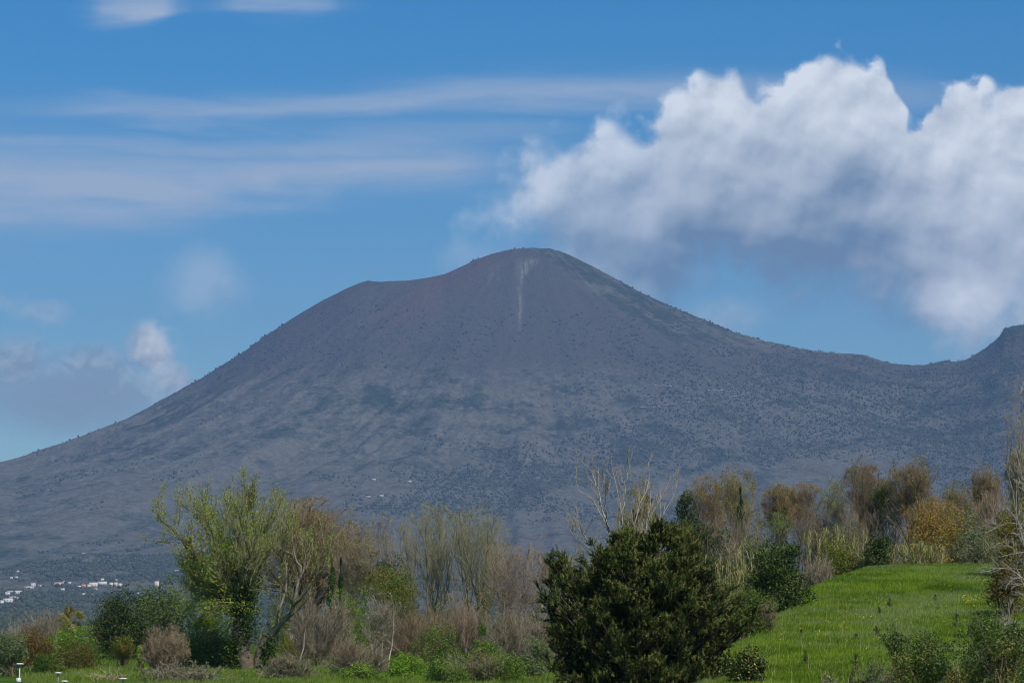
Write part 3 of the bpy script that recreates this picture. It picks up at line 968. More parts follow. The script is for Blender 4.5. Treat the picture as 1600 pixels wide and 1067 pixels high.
def canes(px, py_base, py_top, wpx, Y, label, seed, n=60, dry=0.4, plume=False, group=None, lean=0.0, hvar=0.35, leaf_len=0.55):
    """stand of giant reed: upright pale stalks with long arching leaves"""
    rng = np.random.default_rng(seed)
    foot = put(px, py_base, Y, -0.05)
    H_ = height_to(px, py_top, Y, foot)
    W = metres(wpx, Y)
    e = empty('cane_clump', foot, label, 'reeds', group)
    x = rng.uniform(-.5, .5, n) * W; y = rng.uniform(-.4, .4, n) * min(W, 2.5)
    s0 = np.stack([x, y, np.zeros(n)], 1)
    hh = H_ * rng.uniform(1 - hvar, 1.0, n)
    hh[np.argmax(hh)] = H_
    ends = s0 + np.stack([(rng.normal(size=n) * 0.07 + lean) * hh + x * 0.12, rng.normal(size=n) * 0.06 * hh, hh], 1)
    s = stem_lines(ends, 6, rng, bow=0.05, wig=0.01, start=s0)
    sr = np.linspace(0.022, 0.010, 6)[None, :] * np.ones((n, 1))
    part('stalks', tubes(s, sr, 4), M['cane'], e)
    # long narrow leaves: 3 segment ribbons
    per = 13
    M_ = n * per
    b = along(s, per, rng, 0.25, 0.0)
    th = rng.uniform(0, 2 * math.pi, M_)
    L = leaf_len * rng.uniform(0.6, 1.3, M_)
    hd = np.stack([np.cos(th), np.sin(th), np.zeros(M_)], 1)
    side = np.stack([-np.sin(th), np.cos(th), np.zeros(M_)], 1)
    w = 0.019
    p0 = b; p1 = b + hd * (L * .35)[:, None] + [0, 0, 1] * (L * .55)[:, None]; p2 = b + hd * (L * .8)[:, None] + [0, 0, 1] * (L * 0.62)[:, None]
    p3 = p2 + hd * (L * .25)[:, None] - [0, 0, 1] * (L * .28)[:, None]
    V_ = np.stack([p0 - side * w * .6, p0 + side * w * .6, p1 - side * w, p1 + side * w, p2 - side * w * .7, p2 + side * w * .7, p3 - side * w * .12, p3 + side * w * .12], 1).reshape(-1, 3)
    q0 = np.array([[0, 1, 3, 2], [2, 3, 5, 4], [4, 5, 7, 6]])
    Q_ = (np.arange(M_)[:, None, None] * 8 + q0[None]).reshape(-1, 4)
    cut = int(M_ * dry)
    part('dry_leaves', (V_[:cut * 8], Q_[:cut * 3]), M['cane_dry'], e)
    part('leaves', (V_[cut * 8:], Q_[cut * 3:] - cut * 8), M['cane_leaf'], e)
    if plume:
        k = rng.permutation(n)[:max(3, n // 4)]
        tips = s[k, -1]
        pp = tips[:, None, :] + np.array([0.05, 0, 0.30]) * np.linspace(-0.3, 1, 4)[None, :, None]
        rr = np.array([0.015, 0.05, 0.04, 0.008])[None, :] * np.ones((len(k), 1))
        for i in range(len(k)):
            part('plume', tubes(pp[i:i + 1], rr[i:i + 1], 5), M['cane_dry'], e)
    return e


def scatter(name, pos_, rot, scl, sources, mat, parent=None, seed=0):
    """one object that repeats a few small source meshes at many points (uncountable stuff only)"""
    rng = np.random.default_rng(seed)
    n = len(pos_)
    me = bpy.data.meshes.new(name)
    me.vertices.add(n)
    me.vertices.foreach_set('co', np.asarray(pos_, np.float32).ravel())
    for nm, val in (('rot', rot), ('scl', scl)):
        at_ = me.attributes.new(nm, 'FLOAT_VECTOR', 'POINT')
        at_.data.foreach_set('vector', np.asarray(val, np.float32).ravel())
    at_ = me.attributes.new('pick', 'INT', 'POINT')
    at_.data.foreach_set('value', rng.integers(0, len(sources), n).astype(np.int32))
    o = link(name, me, mat, parent)
    ng = bpy.data.node_groups.new(name + '_scatter', 'GeometryNodeTree')
    ng.interface.new_socket('Geometry', in_out='INPUT', socket_type='NodeSocketGeometry')
    ng.interface.new_socket('Geometry', in_out='OUTPUT', socket_type='NodeSocketGeometry')
    N_ = ng.nodes.new
    gi, go = N_('NodeGroupInput'), N_('NodeGroupOutput')
    jn = N_('GeometryNodeJoinGeometry')
    for k, (V_, Q_) in reversed(list(enumerate(sources))):
        sm = mesh_from('%s_source' % name, V_, Q_)
        sm.materials.append(mat)
        so = bpy.data.objects.new('%s_source' % name, sm)
        oi = N_('GeometryNodeObjectInfo')
        oi.inputs['Object'].default_value = so
        oi.inputs['As Instance'].default_value = True
        ng.links.new(oi.outputs['Geometry'], jn.inputs[0])
    ip = N_('GeometryNodeInstanceOnPoints')
    ip.inputs['Pick Instance'].default_value = True
    ng.links.new(gi.outputs[0], ip.inputs['Points'])
    ng.links.new(jn.outputs[0], ip.inputs['Instance'])
    for nm, typ, sock in (('pick', 'INT', 'Instance Index'), ('scl', 'FLOAT_VECTOR', 'Scale'), ('rot', 'FLOAT_VECTOR', 'Rotation')):
        na_ = N_('GeometryNodeInputNamedAttribute')
        na_.data_type = typ
        na_.inputs['Name'].default_value = nm
        src = na_.outputs[0]
        if sock == 'Rotation':
            er = N_('FunctionNodeEulerToRotation')
            ng.links.new(src, er.inputs[0])
            src = er.outputs[0]
        ng.links.new(src, ip.inputs[sock])
    ng.links.new(ip.outputs[0], go.inputs[0])
    md = o.modifiers.new('scatter', 'NODES')
    md.node_group = ng
    o['kind'] = 'stuff'
    return o


def euler_to(d, roll):
    """euler angles that turn +Z to the directions d"""
    d = norm(d)
    return np.stack([np.zeros(len(d)), np.arccos(np.clip(d[:, 2], -1, 1)), np.arctan2(d[:, 1], d[:, 0])], 1) if roll is None else \
        np.stack([np.zeros(len(d)), np.arccos(np.clip(d[:, 2], -1, 1)), np.arctan2(d[:, 1], d[:, 0])], 1)

# ================================================================== hand shaped plants
def pts_from(px_list, Y0, foot):
    """limb centre lines given as seen, each with its own distance"""
    out = []
    for x, y, dy in px_list:
        out.append(at(x, y, Y0 + dy) - foot)
    return np.array(out)


def resample(P, K):
    d = np.concatenate([[0], np.cumsum(np.linalg.norm(np.diff(P, axis=0), axis=1))])
    t = np.linspace(0, d[-1], K)
    return np.stack([np.interp(t, d, P[:, i]) for i in range(3)], 1)


def bumpy(P, rng, a):
    n = rng.normal(size=P.shape) * a
    n[0] = 0
    return P + n


# ---- the big spring tree left of the middle
def spring_tree():
    rng = np.random.default_rng(11)
    Y = 180.0
    foot = put(392, 1090, Y, -0.1)
    e = empty('spring_tree', foot, 'big ivy grown tree in fresh green leaf with a thick split trunk', 'tree')
    T = [([(392, 1096, 0), (388, 1060, 0), (380, 1020, 0), (377, 985, 0), (378, 962, 0), (380, 945, 0)], 0.66, 0.36),
         ([(398, 1090, 0.2), (402, 1050, 0.4), (408, 1015, 0.5), (415, 995, 0.5)], 0.42, 0.26)]
    L = [([(377, 975, 0), (368, 945, 0), (352, 928, 0.3), (330, 902, 0.6), (318, 890, .8), (300, 868, 1), (285, 845, 1), (262, 820, 1), (248, 810, 1)], 0.22),
         ([(378, 960, 0), (366, 930, -1), (352, 895, -1.5), (344, 868, -2), (335, 840, -2), (322, 812, -2.2)], 0.17),
         ([(380, 955, 0), (378, 925, 0), (374, 895, 0), (366, 875, 0), (372, 855, .3), (376, 840, .5), (372, 818, .6), (360, 800, .8)], 0.20),
         ([(382, 950, 0), (388, 920, .4), (392, 890, .6), (396, 860, .8), (398, 830, 1), (394, 800, 1), (392, 786, 1)], 0.24),
         ([(384, 945, 0), (396, 915, 1), (404, 885, 1.6), (408, 850, 2), (420, 822, 2), (428, 795, 2)], 0.18),
         ([(378, 965, 0), (360, 950, .5), (340, 930, 1), (318, 925, 1.5), (300, 900, 2), (282, 880, 2)], 0.14),
         ([(380, 950, 0), (372, 918, 1), (358, 890, 2), (350, 862, 2.5), (338, 825, 3), (310, 800, 3)], 0.13),
         ([(380, 960, 0), (386, 930, -1), (382, 900, -2), (388, 865, -2.5), (380, 830, -3), (374, 806, -3)], 0.14)]
    L2 = [([(412, 1015, .5), (418, 1005, .5), (430, 985, 0), (446, 968, -.5), (458, 948, -1), (462, 925, -1), (470, 895, -1), (480, 868, -1), (486, 845, -1)], 0.20),
          ([(430, 985, 0), (436, 955, 0), (444, 925, .5), (448, 895, 1), (446, 865, 1), (450, 838, 1)], 0.10),
          ([(458, 945, -1), (474, 930, -2), (490, 905, -2.5), (505, 885, -3), (514, 862, -3)], 0.09),
          ([(470, 895, -1), (462, 868, -1), (456, 842, -1), (452, 820, -1)], 0.07)]
    for i, (p, ra, rb) in enumerate(T):
        P_ = bumpy(resample(pts_from(p, Y, foot), 12), rng, 0.05)[None]
        V_, Q_ = tubes(P_, np.linspace(ra, rb, 12)[None, :] * rng.uniform(.9, 1.1, (1, 12)), 12)
        part('trunk', (V_, Q_), M['bark_brown'], e, True)
    limbs = np.stack([bumpy(resample(pts_from(p, Y, foot), 10), rng, 0.06) for p, r in L])
    lr = np.stack([np.linspace(r, 0.035, 10) for p, r in L])
    limbs2 = np.stack([bumpy(resample(pts_from(p, Y, foot), 10), rng, 0.05) for p, r in L2])
    lr2 = np.stack([np.linspace(r, 0.03, 10) for p, r in L2])
    limbs_as_parts(limbs, lr, 7, 'bark_dark', e)
    limbs_as_parts(limbs2, lr2, 7, 'bark_grey', e)
    A = np.concatenate([limbs, limbs2]); AR = np.concatenate([lr, lr2])
    nn = np.array([27] * len(L) + [12, 8, 8, 7])
    b1, r1 = sprout(A, AR, nn, 0.20, 1.0, 0.80, 3.3, 6, 1.1, 0.10, rng, rr=0.5, tip=0.25, fall=0.35)
    b2, r2 = sprout(b1, r1, 10, 0.12, 1.0, 0.7, 1.1, 4, 0.9, 0.10, rng, rr=0.55, tip=0.35)
    # upright water shoots at the ends, leafy as bottle brushes
    sh, shr = sprout(A, AR, 4, 0.70, 1.0, 0.45, 2.2, 5, 1.3, 0.05, rng, rr=0.5, tip=0.3)
    part('twigs', join([tubes(b1, np.maximum(r1, 0.018), 3), tubes(b2, np.maximum(r2, 0.012), 3), tubes(sh, np.maximum(shr, 0.014), 3)]), M['twig_olive'], e)
    p = np.concatenate([along(b2[:int(len(b2) * .80)], 8, rng, 0.1, 0.12), along(b2[int(len(b2) * .80):], 3, rng, 0.1, 0.12)])
    part('crown', leaves(p, 0.105, rng), M['leaf_fresh'], e)
    p = along(sh, 46, rng, 0.25, 0.09)
    part('shoot_leaves', leaves(p, 0.11, rng), M['leaf_tip'], e)
    # ivy sleeves on trunk and lower limbs
    iv = [along(limbs[:, :6], 420, rng, 0.0, 0.20)]
    tr = resample(pts_from([(383, 1000, -.2), (384, 975, -.2), (383, 950, -.3), (386, 925, -.3), (392, 905, -.3)], Y, foot), 8)[None]
    iv.append(along(tr, 3600, rng, 0, 0.42))
    tl = resample(pts_from([(364, 1092, -.3), (363, 1050, -.3), (362, 1020, -.2), (366, 1000, 0)], Y, foot), 8)[None]
    iv.append(along(tl, 4200, rng, 0, 0.30))
    tl = resample(pts_from([(416, 1090, -.3), (418, 1050, -.3), (420, 1020, -.2), (424, 1000, 0)], Y, foot), 8)[None]
    iv.append(along(tl, 2200, rng, 0, 0.24))
    part('ivy', leaves(np.concatenate(iv), 0.15, rng), M['leaf_ivy'], e)
    # low leafy sprouts at the left foot
    q_ = np.stack([rng.normal(size=9000) * 1.5 - 2.5, rng.normal(size=9000) * 0.9, np.abs(rng.normal(size=9000)) * 2.0 + 2.0], 1)
    b1, r1 = sprout(np.stack([limbs[0], limbs[5], limbs[1]]), np.stack([lr[0], lr[5], lr[1]]), 34, 0.05, 0.75, 1.3, 2.4, 6, -0.5, 0.12, rng, rr=0.3)
    part('hanging_twigs', tubes(b1, np.maximum(r1, 0.012), 3), M['twig_olive'], e)
    part('hanging_leaves', leaves(along(b1, 85, rng, 0.15, 0.22), 0.13, rng), M['leaf_fresh'], e)
    return e


# ---- the big dark conifer in front
def big_conifer():
    rng = np.random.default_rng(5)
    Y = 90.0
    foot = put(1010, 1160, Y, -0.1)
    e = empty('big_conifer', foot, 'big dark spreading conifer with upturned sprays in front of the hill', 'tree')
    poly = np.array([(832, 926), (852, 918), (846, 896), (860, 872), (872, 884), (880, 878), (884, 902), (896, 930), (908, 926), (906, 898), (918, 892), (914, 862), (932, 858), (940, 878), (956, 876), (958, 850), (978, 838),
                     (990, 842), (996, 864), (1010, 858), (1012, 830), (1034, 822), (1046, 832), (1060, 848), (1068, 818), (1080, 820), (1086, 842), (1104, 850), (1092, 872), (1100, 888), (1124, 888), (1108, 912), (1120, 926), (1154, 922), (1142, 940), (1160, 948),
                     (1192, 950), (1172, 968), (1150, 974), (1164, 990), (1128, 1000), (1112, 1016), (1122, 1032), (1156, 1026), (1140, 1050), (1166, 1110), (1120, 1150), (900, 1150), (858, 1090), (884, 1050), (854, 1030), (878, 1008), (846, 988), (872, 968), (838, 946)], float)

    def inside(x, y):
        c_ = np.zeros(len(x), bool); j = len(poly) - 1
        for i in range(len(poly)):
            xi, yi = poly[i]; xj, yj = poly[j]
            hit = ((yi > y) != (yj > y)) & (x < (xj - xi) * (y - yi) / (yj - yi + 1e-9) + xi)
            c_ ^= hit; j = i
        return c_
    def dist(x, y):
        d = np.full(len(x), 1e9)
        for i in range(len(poly)):
            a = poly[i]; b = poly[(i + 1) % len(poly)]
            ab = b - a; t = np.clip(((x - a[0]) * ab[0] + (y - a[1]) * ab[1]) / (ab @ ab), 0, 1)
            d = np.minimum(d, np.hypot(x - a[0] - t * ab[0], y - a[1] - t * ab[1]))
        return d
    xs = rng.uniform(835, 1190, 9000); ys = rng.uniform(822, 1150, 9000)
    k = inside(xs, ys); xs, ys = xs[k], ys[k]
    d = dist(xs, ys)
    # limb ends: all along the outline, and over the rounded front and back
    edge = (d < 7)
    ie = np.flatnonzero(edge); ie = ie[rng.permutation(len(ie))[:150]]
    ii = np.flatnonzero(d > 14); ii = ii[rng.permutation(len(ii))[:150]]
    sel = np.concatenate([ie, ii])
    X_, Y_ = xs[sel] * 1.0, ys[sel] * 1.0
    ne = len(ie)
    X_[:ne] += rng.normal(size=ne) * 6; Y_[:ne] += rng.normal(size=ne) * 6
    dd = d[sel]
    bulge = np.sqrt(np.clip(dd / 75.0, 0, 1)) * 2.7
    sgn = np.where(rng.uniform(size=len(sel)) < 0.72, -1, 1)
    dep = bulge * sgn * rng.uniform(0.12, 1.0, len(sel)) + rng.normal(size=len(sel)) * 0.15
    # boughs that face the viewer in front of the trunk
    nx_ = 46
    X_ = np.concatenate([X_, rng.uniform(940, 1085, nx_)]); Y_ = np.concatenate([Y_, rng.uniform(868, 1010, nx_)])
    dep = np.concatenate([dep, rng.uniform(-1.9, -.5, nx_)])
    ends = np.stack([at(a, b, Y + c_) - foot for a, b, c_ in zip(X_, Y_, dep)])
    trunk = resample(pts_from([(1010, 1165, 0), (1006, 1080, 0), (1002, 1000, .1), (1004, 930, 0), (1015, 870, 0)], Y, foot), 12)[None]
    part('trunk', tubes(trunk, np.linspace(0.26, 0.05, 12)[None], 9), M['bark_dark'], e, True)
    # where each limb leaves the trunk: lower than its end
    tz = trunk[0, :, 2]
    hz_ = np.hypot(ends[:, 0], ends[:, 1])
    sz_ = np.clip(ends[:, 2] - hz_ * 0.42 - 0.3, 0.3, tz[-1] - 0.1)
    st = np.stack([np.interp(sz_, tz, trunk[0, :, i]) for i in range(3)], 1)
    limbs = stem_lines(ends, 8, rng, bow=-0.08, wig=0.02, start=st)
    tt = np.linspace(0, 1, 8)[None, :]
    limbs[..., 2] -= np.sin(tt * math.pi) * 0.10 * hz_[:, None]
    lr = np.linspace(0.045, 0.014, 8)[None, :] * np.ones((len(ends), 1))
    part('small_branches', tubes(limbs, lr, 4), M['bark_dark'], e, True)
    b, br = sprout(limbs, lr, 13, 0.45, 1.0, 0.75, 0.60, 4, 0.55, 0.08, rng, rr=0.6, fall=0.5)
    # keep the outline: drop side shoots that leave the crown as seen
    w = b[:, -1] + foot
    sx_ = 800 + F * (w[:, 0] / (w[:, 1] * CP + w[:, 2] * SP))
    sy_ = 533.5 - F * ((-w[:, 1] * SP + w[:, 2] * CP) / (w[:, 1] * CP + w[:, 2] * SP))
    kk = inside(sx_, sy_) | (dist(sx_, sy_) < 12)
    b, br = b[kk], br[kk]
    b2, br2 = sprout(b, br, 5, 0.25, 1.0, 0.7, 0.30, 3, 0.5, 0.06, rng, rr=0.7)
    part('twigs', tubes(b, np.maximum(br, 0.009), 3), M['bark_dark'], e)

    # sprays: short scale leaves packed round every shoot, a few spray shapes repeated
    def spray_shape(sd, n_, size, wide):
        r_ = np.random.default_rng(sd)
        t = r_.uniform(-0.05, 1.0, n_)
        th = r_.uniform(0, 6.283, n_)
        p = np.stack([np.cos(th) * .02, np.sin(th) * .02, t * 0.9], 1)
        p[:, :2] += r_.normal(size=(n_, 2)) * wide * 0.25
        ax = norm(np.stack([np.cos(th) * .75, np.sin(th) * .75, np.full(n_, .75)], 1) + r_.normal(size=(n_, 3)) * .25)
        nr = norm(np.cross(ax, r_.normal(size=(n_, 3)))); bb = np.cross(nr, ax)
        s_ = (size * r_.uniform(.6, 1.3, n_) * (1.15 - .5 * t))[:, None]
        V_ = np.stack([p, p + ax * s_ * .45 + bb * s_ * .2, p + ax * s_, p + ax * s_ * .45 - bb * s_ * .2], 1).reshape(-1, 3)
        return V_, np.arange(n_)[:, None] * 4 + np.arange(4)[None, :]
    srcs = [spray_shape(50 + i, 34, .30, .18) for i in range(5)]
    d_ = b2[:, -1] - b2[:, 0]
    L_ = np.linalg.norm(d_, axis=1)
    sc = np.stack([np.full(len(L_), .155), np.full(len(L_), .155), np.maximum(L_, .12) * 1.25], 1) * rng.uniform(.75, 1.25, (len(L_), 1))
    scatter('crown', b2[:, 0], euler_to(d_, None), sc, srcs, M['leaf_conifer'], e, 1)
    tips, tr_ = sprout(b2[rng.permutation(len(b2))[:int(len(b2) * .30)]], br2[:int(len(b2) * .30)], 1, 0.7, 1.0, 0.3, 0.15, 3, 0.9, 0.03, rng)
    d_ = tips[:, -1] - tips[:, 0]; L_ = np.linalg.norm(d_, axis=1)
    sc = np.stack([np.full(len(L_), .14), np.full(len(L_), .14), np.maximum(L_, .08) * 1.3], 1)
    scatter('highlight_sprays', tips[:, 0], euler_to(d_, None), sc, srcs, M['leaf_conifer_light'], e, 2)  # lighter sprays on upturned tips: sunlit highlights painted by colour
    return e


# ---- dead pale tree behind the conifer
def pale_tree():
    rng = np.random.default_rng(21)
    Y = 140.0
    foot = put(985, 1000, Y, -0.1)
    e = empty('dead_tree', foot, 'leafless pale tree with long bare branches rising behind the dark conifer', 'tree')
    L = [([(985, 1000, 0), (975, 920, 0), (962, 860, 0), (952, 832, 0), (946, 812, 0), (935, 798, 0), (926, 782, 0), (912, 772, 0), (900, 762, 0), (893, 750, 0), (897, 742, 0)], .10),
         ([(948, 815, 0), (940, 790, .5), (934, 770, .8), (931, 752, 1), (924, 736, 1), (919, 726, 1)], .06),
         ([(952, 832, 0), (946, 806, -1), (948, 785, -1.4), (950, 765, -1.6), (945, 748, -2)], .055),
         ([(980, 960, 0), (960, 900, 1), (940, 866, 1), (922, 855, 1), (908, 843, 1), (896, 822, 1), (889, 808, 1), (882, 790, 1)], .075),
         ([(985, 990, 0), (980, 900, -.5), (972, 850, -1), (972, 810, -1), (970, 780, -1), (964, 765, -1), (958, 740, -1), (955, 720, -1)], .07),
         ([(972, 800, -1), (975, 780, -1), (978, 758, -1), (980, 735, -1), (982, 724, -1)], .05),
         ([(985, 970, 0), (984, 880, 1), (986, 850, 1), (990, 825, 1), (1000, 790, 1), (1010, 770, 1.4), (1016, 750, 1.5), (1014, 722, 1.5)], .065),
         ([(990, 960, 0), (1005, 870, 1.4), (1012, 830, 1.5), (1020, 800, 1.5), (1030, 780, 1.5), (1044, 765, 1.5), (1052, 745, 1.5)], .06),
         ([(990, 930, 0), (1010, 860, -1), (1030, 820, -1), (1040, 790, -1), (1056, 770, -1), (1060, 748, -1)], .05),
         ([(985, 940, 0), (990, 860, -1), (1010, 820, -1), (1016, 790, -1), (1014, 762, -1)], .05),
         ([(940, 866, 1), (926, 850, 1), (912, 838, .7), (903, 826, .6), (893, 806, .5)], .04)]
    limbs = np.stack([bumpy(resample(pts_from(p, Y, foot), 12), rng, 0.05) for p, r in L])
    lr = np.stack([np.linspace(r * .75, 0.016, 12) for p, r in L])
    limbs_as_parts(limbs, lr, 5, 'bark_pale', e)
    b, br = sprout(limbs, lr, 11, 0.35, 1.0, 0.5, 1.25, 6, 0.8, 0.08, rng, rr=0.5)
    b2, br2 = sprout(b, br, 5, 0.2, 1.0, 0.5, 0.45, 4, 0.7, 0.10, rng)
    part('twigs', join([tubes(b, np.maximum(br, 0.012), 3), tubes(b2, np.maximum(br2, 0.0065), 3)]), M['twig_pale'], e)
    part('buds', leaves(along(b2, 2, rng, 0.3, 0.03), 0.05, rng), M['bud_tan'], e)
    return e


# ---- bare tree leaning in at the right edge
def edge_tree():
    rng = np.random.default_rng(33)
    Y = 105.0
    foot = put(1640, 980, Y, -0.1)
    e = empty('leaning_tree', foot, 'bare pale tree with drooping tangled branches at the end of the hill crest', 'tree')
    L = [([(1640, 985, 0), (1625, 940, 0), (1600, 905, 0), (1580, 888, 0), (1560, 884, 0), (1545, 892, 0), (1530, 896, 0)], .05),
         ([(1640, 980, 0), (1630, 900, .5), (1610, 870, .5), (1590, 862, .5), (1572, 872, .5), (1560, 868, .5), (1546, 856, .5), (1538, 842, .5)], .045),
         ([(1640, 960, 0), (1625, 880, 0), (1604, 850, 0), (1595, 820, 0), (1580, 800, 0), (1572, 790, 0)], .045),
         ([(1640, 960, 0), (1620, 860, -.6), (1600, 820, -.6), (1580, 815, -.6), (1560, 826, -.6), (1540, 832, -.6)], .035),
         ([(1640, 950, 0), (1630, 820, 0), (1610, 770, 0), (1592, 735, 0), (1584, 700, 0)], .05),
         ([(1640, 940, 0), (1632, 780, 0), (1612, 700, .5), (1598, 660, .5), (1590, 625, .5), (1596, 602, .5)], .05),
         ([(1638, 940, 0), (1640, 760, 0), (1622, 660, -.5), (1606, 620, -.5), (1600, 590, -.5)], .05),
         ([(1640, 980, 0), (1612, 930, -.6), (1590, 900, -.6), (1576, 908, -.6), (1572, 920, -.6)], .03),
         ([(1640, 960, 0), (1618, 905, 1), (1596, 880, 1), (1578, 850, 1), (1566, 845, 1), (1556, 850, 1)], .035)]
    limbs = np.stack([bumpy(resample(pts_from(p, Y, foot), 12), rng, 0.03) for p, r in L])
    lr = np.stack([np.linspace(r * .75, 0.010, 12) for p, r in L])
    tr = resample(pts_from([(1650, 1000, 0), (1645, 940, 0), (1640, 850, 0)], Y, foot), 6)[None]
    part('trunk', tubes(tr, np.linspace(.16, .09, 6)[None], 8), M['bark_grey'], e, True)
    limbs_as_parts(limbs, lr, 5, 'bark_pale', e)
    b, br = sprout(limbs, lr, 18, 0.25, 1.0, 0.8, 0.85, 6, 0.1, 0.16, rng, rr=0.5)
    b2, br2 = sprout(b, br, 6, 0.2, 1.0, 0.8, 0.35, 4, 0.2, 0.18, rng)
    part('twigs', join([tubes(b, np.maximum(br, 0.008), 3), tubes(b2, np.maximum(br2, 0.0045), 3)]), M['twig_pale'], e)
    return e


def palm():
    rng = np.random.default_rng(8)
    Y = 195.0
    foot = put(112, 1010, Y)
    e = empty('fan_palm', foot, 'small fan palm with a skirt of dead fronds beside the dark evergreens', 'palm')
    H_ = height_to(112, 968, Y, foot)
    tr = np.array([[[0, 0, 0], [0.03, 0, H_ * .5], [0, 0, H_]]])
    part('trunk', tubes(tr, np.array([[.16, .14, .17]]), 9), M['bark_brown'], e, True)
    for nm, cnt, lo, hi, mat in (('frond', 30, -0.1, 1.5, 'palm_leaf'), ('dead_frond', 22, -1.35, -0.5, 'twig_brown')):
        for j in range(cnt):
            el = rng.uniform(lo, hi); az = rng.uniform(0, 2 * math.pi)
            d = np.array([math.cos(az) * math.cos(el), math.sin(az) * math.cos(el), math.sin(el)])
            c0 = np.array([0, 0, H_]) + d * 0.10
            hub = c0 + d * rng.uniform(0.2, 0.6) * (1 if nm == 'frond' else .7)
            side = norm(np.cross(d, [0, 0, 1.0])); upv = np.cross(side, d); ro = rng.uniform(-1.3, 1.3); side, upv = side * math.cos(ro) + upv * math.sin(ro), upv * math.cos(ro) - side * math.sin(ro)
            V_ = [c0 - side * .015, c0 + side * .015, hub + side * .015, hub - side * .015]; Q_ = [(0, 1, 2, 3)]
            for a in np.linspace(-1.35, 1.35, 15):
                dr = d * math.cos(a) + side * math.sin(a); pr = -d * math.sin(a) + side * math.cos(a)
                L_ = 0.62 * (0.8 + 0.2 * math.cos(a)) * rng.uniform(.85, 1.1)
                m_ = hub + dr * L_ * .6 + upv * 0.03; t_ = hub + dr * L_ - np.array([0, 0, 0.10]) * rng.uniform(.4, 1.5)
                o = len(V_)
                V_ += [hub, m_ + pr * .022, t_, m_ - pr * .022]; Q_.append((o, o + 1, o + 2, o + 3))
            part(nm, (np.array(V_), np.array(Q_)), M[mat], e)
    return e


def ivy_post(px, yb, yt, w, Y, label, seed, leaf='leaf_ivy'):
    """old trunk wholly wrapped in ivy"""
    rng = np.random.default_rng(seed)
    foot = put(px, yb, Y)
    H_ = height_to(px, yt, Y, foot); W = metres(w, Y)
    e = empty('ivy_clad_tree', foot, label, 'tree')
    c_ = np.cumsum(rng.normal(size=(9, 3)) * [.08, .08, 0], axis=0); c_[:, 2] = np.linspace(0, H_, 9)
    part('trunk', tubes(c_[None], np.linspace(.14, .06, 9)[None], 7), M['bark_dark'], e, True)
    n = 4200
    t = rng.uniform(0, 1, n)
    pos_ = np.stack([np.interp(t * H_, c_[:, 2], c_[:, i]) for i in range(3)], 1)
    th = rng.uniform(0, 6.283, n)
    k = (0.55 + 0.45 * np.sin(t * 17 + seed) * np.cos(t * 7)) * (1 - 0.6 * t ** 3)
    rr = W / 2 * k * rng.uniform(0.3, 1, n) ** .5
    pos_ += np.stack([np.cos(th) * rr, np.sin(th) * rr, rng.normal(size=n) * .1], 1)
    part('ivy', leaves(pos_, 0.13, rng), M[leaf], e)
    return e


def cypress(px, yb, yt, w, Y, label, seed, name='conifer', n=9000, lob=40, leaf='leaf_cypress'):
    """dense lumpy upright conifer"""
    rng = np.random.default_rng(seed)
    foot = put(px, yb, Y)
    H_ = height_to(px, yt, Y, foot); W = metres(w, Y)
    e = empty(name, foot, label, 'tree')
    part('trunk', tubes(np.array([[[0, 0, 0], [0, 0, H_ * .5], [0, 0, H_ * .93]]]), np.array([[.16, .1, .03]]), 7), M['bark_dark'], e, True)
    z = np.linspace(0.08, 0.96, lob)
    prof = np.interp(z, [0, .35, .62, .82, .92, 1], [1.0, 1.0, .86, .55, .30, .12])
    th = rng.uniform(0, 6.283, lob)
    rr = W / 2 * prof * rng.uniform(.35, .8, lob)
    lc = np.stack([np.cos(th) * rr, np.sin(th) * rr, z * H_], 1)
    lrad = W * 0.17 * (0.45 + prof * 0.75) * rng.uniform(.7, 1.15, lob)
    k = rng.integers(0, lob, n); d = norm(rng.normal(size=(n, 3)))
    pos_ = lc[k] + d * (lrad[k] * rng.uniform(.5, 1, n) ** .4)[:, None] * [1, 1, 1.15]
    part('crown', leaves(pos_, 0.12, rng, 0.5, nrm=d), M[leaf], e)
    st = np.stack([np.zeros(lob), np.zeros(lob), np.maximum(z * H_ - W * .2, 0.1)], 1)
    part('small_branches', tubes(stem_lines(lc, 4, rng, start=st), np.linspace(.035, .012, 4)[None] * np.ones((lob, 1)), 4), M['bark_dark'], e)
    return e


spring_tree(); big_conifer(); pale_tree(); edge_tree(); palm()

# ================================================================== the planted scene, far row first
# --- left group
bush(188, 1046, 926, 104, 208, 'dense dark evergreen tree with a pointed top beside the fan palm', 101, name='evergreen_tree', cat='tree', leaf='leaf_dark', n=18000, size=0.14, lobes=46, lobe_r=.26, rise=.05)
bush(256, 1046, 906, 92, 214, 'tall greyish dark evergreen tree between the pointed evergreen and the green leafed tree', 102, name='evergreen_tree', cat='tree', leaf='leaf_olive', n=14000, size=0.14, lobes=42, lobe_r=.26, rise=.1)
tree(478, 1030, 778, 176, 236, 'rounded tree with orange brown buds behind the green leafed tree', 103, bark='bark_brown', twig='twig_brown', leaf='bud_orange', leaf_size=.10, leaf_per=8, n1=22, n2=14, n3=8, ang=.95, up=.35, crown_lo=.30, stems=1, trunk_frac=.3, r0=.28, leaf2='leaf_tip', leaf2_per=5, fuzz=9000, lumps=16)
tree(548, 1025, 826, 84, 230, 'smaller pale orange budding tree at the foot of the rounded orange brown tree', 104, bark='bark_grey', twig='twig_grey', leaf='bud_tan', leaf_size=.09, leaf_per=7, n1=14, n2=11, n3=7, ang=.95, up=.35, crown_lo=.25, r0=.14)
